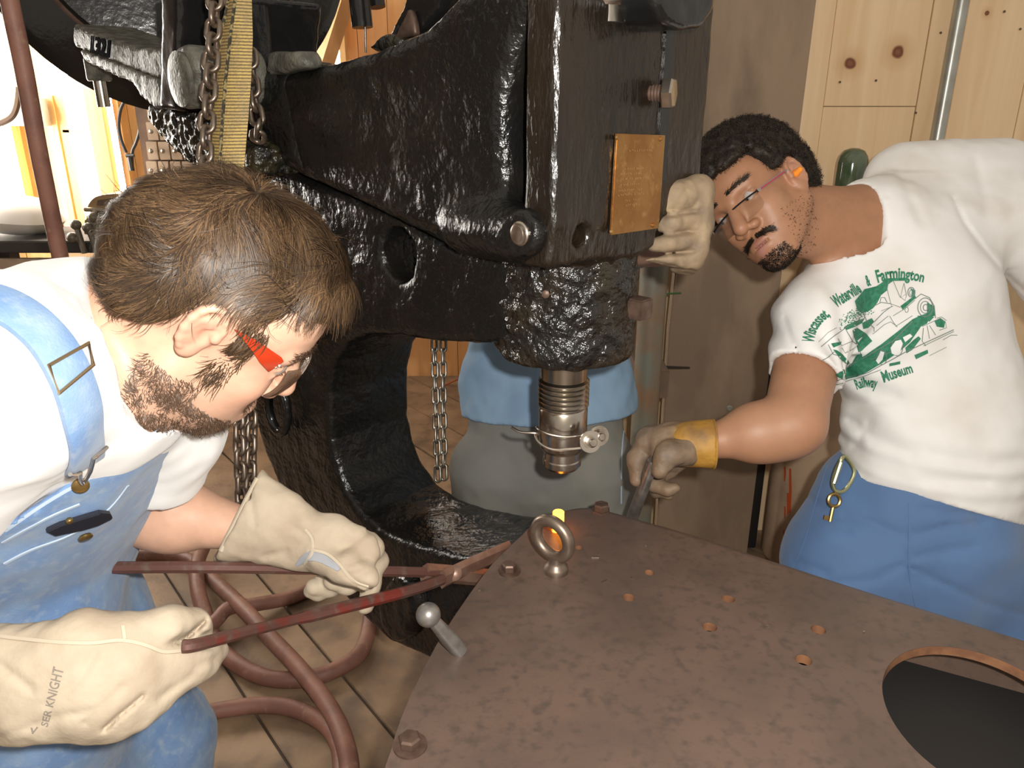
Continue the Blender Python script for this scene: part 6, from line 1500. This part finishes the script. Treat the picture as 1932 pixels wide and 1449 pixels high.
# headstock with curved cover and levers
hs_ = thing('lathe_headstock', PY(230, 470, Yb-.1), 'grey-green lathe headstock with curved tan cover and ball levers', 'lathe')
Y = Yb
body = [(157, 412), (170, 398), (300, 402), (330, 448), (160, 448), (156, 440)]
obj('headstock_body', MB().prism([PY(x, y, Y) for x, y in body], (0, .3, 0)), MT['lathe'], hs_, bevel=.012)
cov = spline([(163, 392), (176, 374), (200, 367), (250, 366), (330, 372)], 5); low = [(330, 396), (163, 396)]
obj('curved_cover', MB().prism([PY(x, y, Y-.02) for x, y in list(map(tuple, cov)) + low], (0, .32, 0)), MT['lathe_top'], hs_)
obj('cover_rim', MB().tube([PY(160, 395, Y-.03), PY(240, 400, Y-.03), PY(330, 404, Y-.03)], .010, 8), MT['steel'], hs_)
obj('name_plate', MB().prism([PY(x, y, Y-.026) for x, y in [(184, 378), (222, 372), (246, 374), (236, 390), (182, 388)]], (0, .004, 0)), MT['brown_wood'], hs_)
for pts in [[(176, 410), (192, 414), (208, 408), (213, 440), (215, 462)], [(143, 424), (150, 445), (160, 478)], [(166, 430), (176, 455), (188, 485)], [(136, 448), (150, 452)]]:
    q = [PY(x, y, Y-.06) for x, y in pts]; lv_ = obj('lever', MB().tube(spline(q, 4), .012, 8), MT['lathe'], hs_); obj('lever_knob', MB().sphere(q[0], .022, 12, 8), MT['lathe'], lv_)
# white bowl shape on the bench, red rag
bw_ = MB().lathe([(.02, -.02), (.11, -.015), (.17, .02), (.185, .045), (.16, .085), (.10, .12), (.03, .13)], np.array([PY(40, 448, Yb+.15)[0], Yb+.15, zt+.032]), (.15, 0, 1), 28)
tag(obj('enamel_lamp_shade', bw_, MT['white_wall']), 'white enamel shade lying on the bench at the far left', 'lamp shade')
tag(obj('red_rag', fb(84, 420, 112, 438, Yb+.33, .05), mat('red_cloth', (.6, .06, .02), .8), bevel=.012), 'small red cloth behind the white enamel shade', 'cloth')
# cable loop on the wall
Yc = YL-.02; lp_ = spline([(238, 288), (228, 262), (224, 235), (228, 205), (240, 186), (252, 190), (262, 215), (263, 245), (257, 268), (250, 284), (249, 300), (250, 322)], 5)
cb_ = thing('cable_loop', PY(250, 322, Yc), 'looped black cable hanging on the pine wall by the window', 'cable')
obj('loop', MB().tube([PY(x, y, Yc) for x, y in lp_], .0085, 8), MT['wire_black'], cb_); obj('tail', MB().tube([PY(243, 290, Yc-.01), PY(249, 322, Yc-.01)], .013, 8), MT['wire_black'], cb_)
obj('tie', MB().tube([PY(238, 294, Yc-.02), PY(253, 293, Yc-.02)], .008, 8), MT['wire_black'], cb_)
# small-parts drawers
cab = thing('drawer_cabinet', PY(310, 380, 3.7), 'small-parts cabinet with rows of little drawers behind the machine', 'cabinet')
obj('cabinet_body', fb(274, 188, 420, 470, 3.74, .25), MT['brown_wood'], cab)
for r_ in range(7):
    for c_ in range(5):
        x0 = 276 + c_*22.5; y0 = 192 + r_*37; dr = obj('drawer', fb(x0+1, y0+1.5, x0+21.5, y0+35.5, 3.715, .024), MT['drawer'], cab, bevel=.002)
        if x0 < 340: obj('knob', MB().sphere(PY(x0+9, y0+19, 3.70), .011, 8, 6), MT['steel'], dr)
# cable and thin wires on the machine; brown strap on the far wall
tag(obj('belt', MB().tube(spline([PY(36, 165, 3.6), PY(32, 200, 3.6), PY(20, 222, 3.6), PY(-10, 236, 3.6)], 5), .014, 6), MT['brown_wood']), 'brown leather belt hanging beside the red hose at far left', 'belt')

# coil of cables hanging behind the throat of the machine
cc_ = thing('cable_coil', PY(862, 850, 4.0), 'bundle of grey cables hanging behind the thin chain in the machine throat', 'cable')
for i in range(7):
    q = [PY(832+3*i, 742+5*i, 3.98), PY(855+2*i, 738+6*i, 3.98), PY(874+i, 760+5*i, 3.98), PY(876, 800, 3.98), PY(868-4*i, 850+3*i, 3.98), PY(850-3*i, 900, 3.98)]
    obj('cable', MB().tube(spline(q, 5), 0.008, 6), MT['wire_black' if i % 3 else 'screw'], cc_)
q = [PY(820, 735, 3.96), PY(850, 722, 3.96), PY(900, 700, 3.96)]; tag(obj('red_wire', MB().tube(spline(q, 4), .004, 6), MT['rust_red']), 'thin red wire above the grey cable bundle', 'wire')
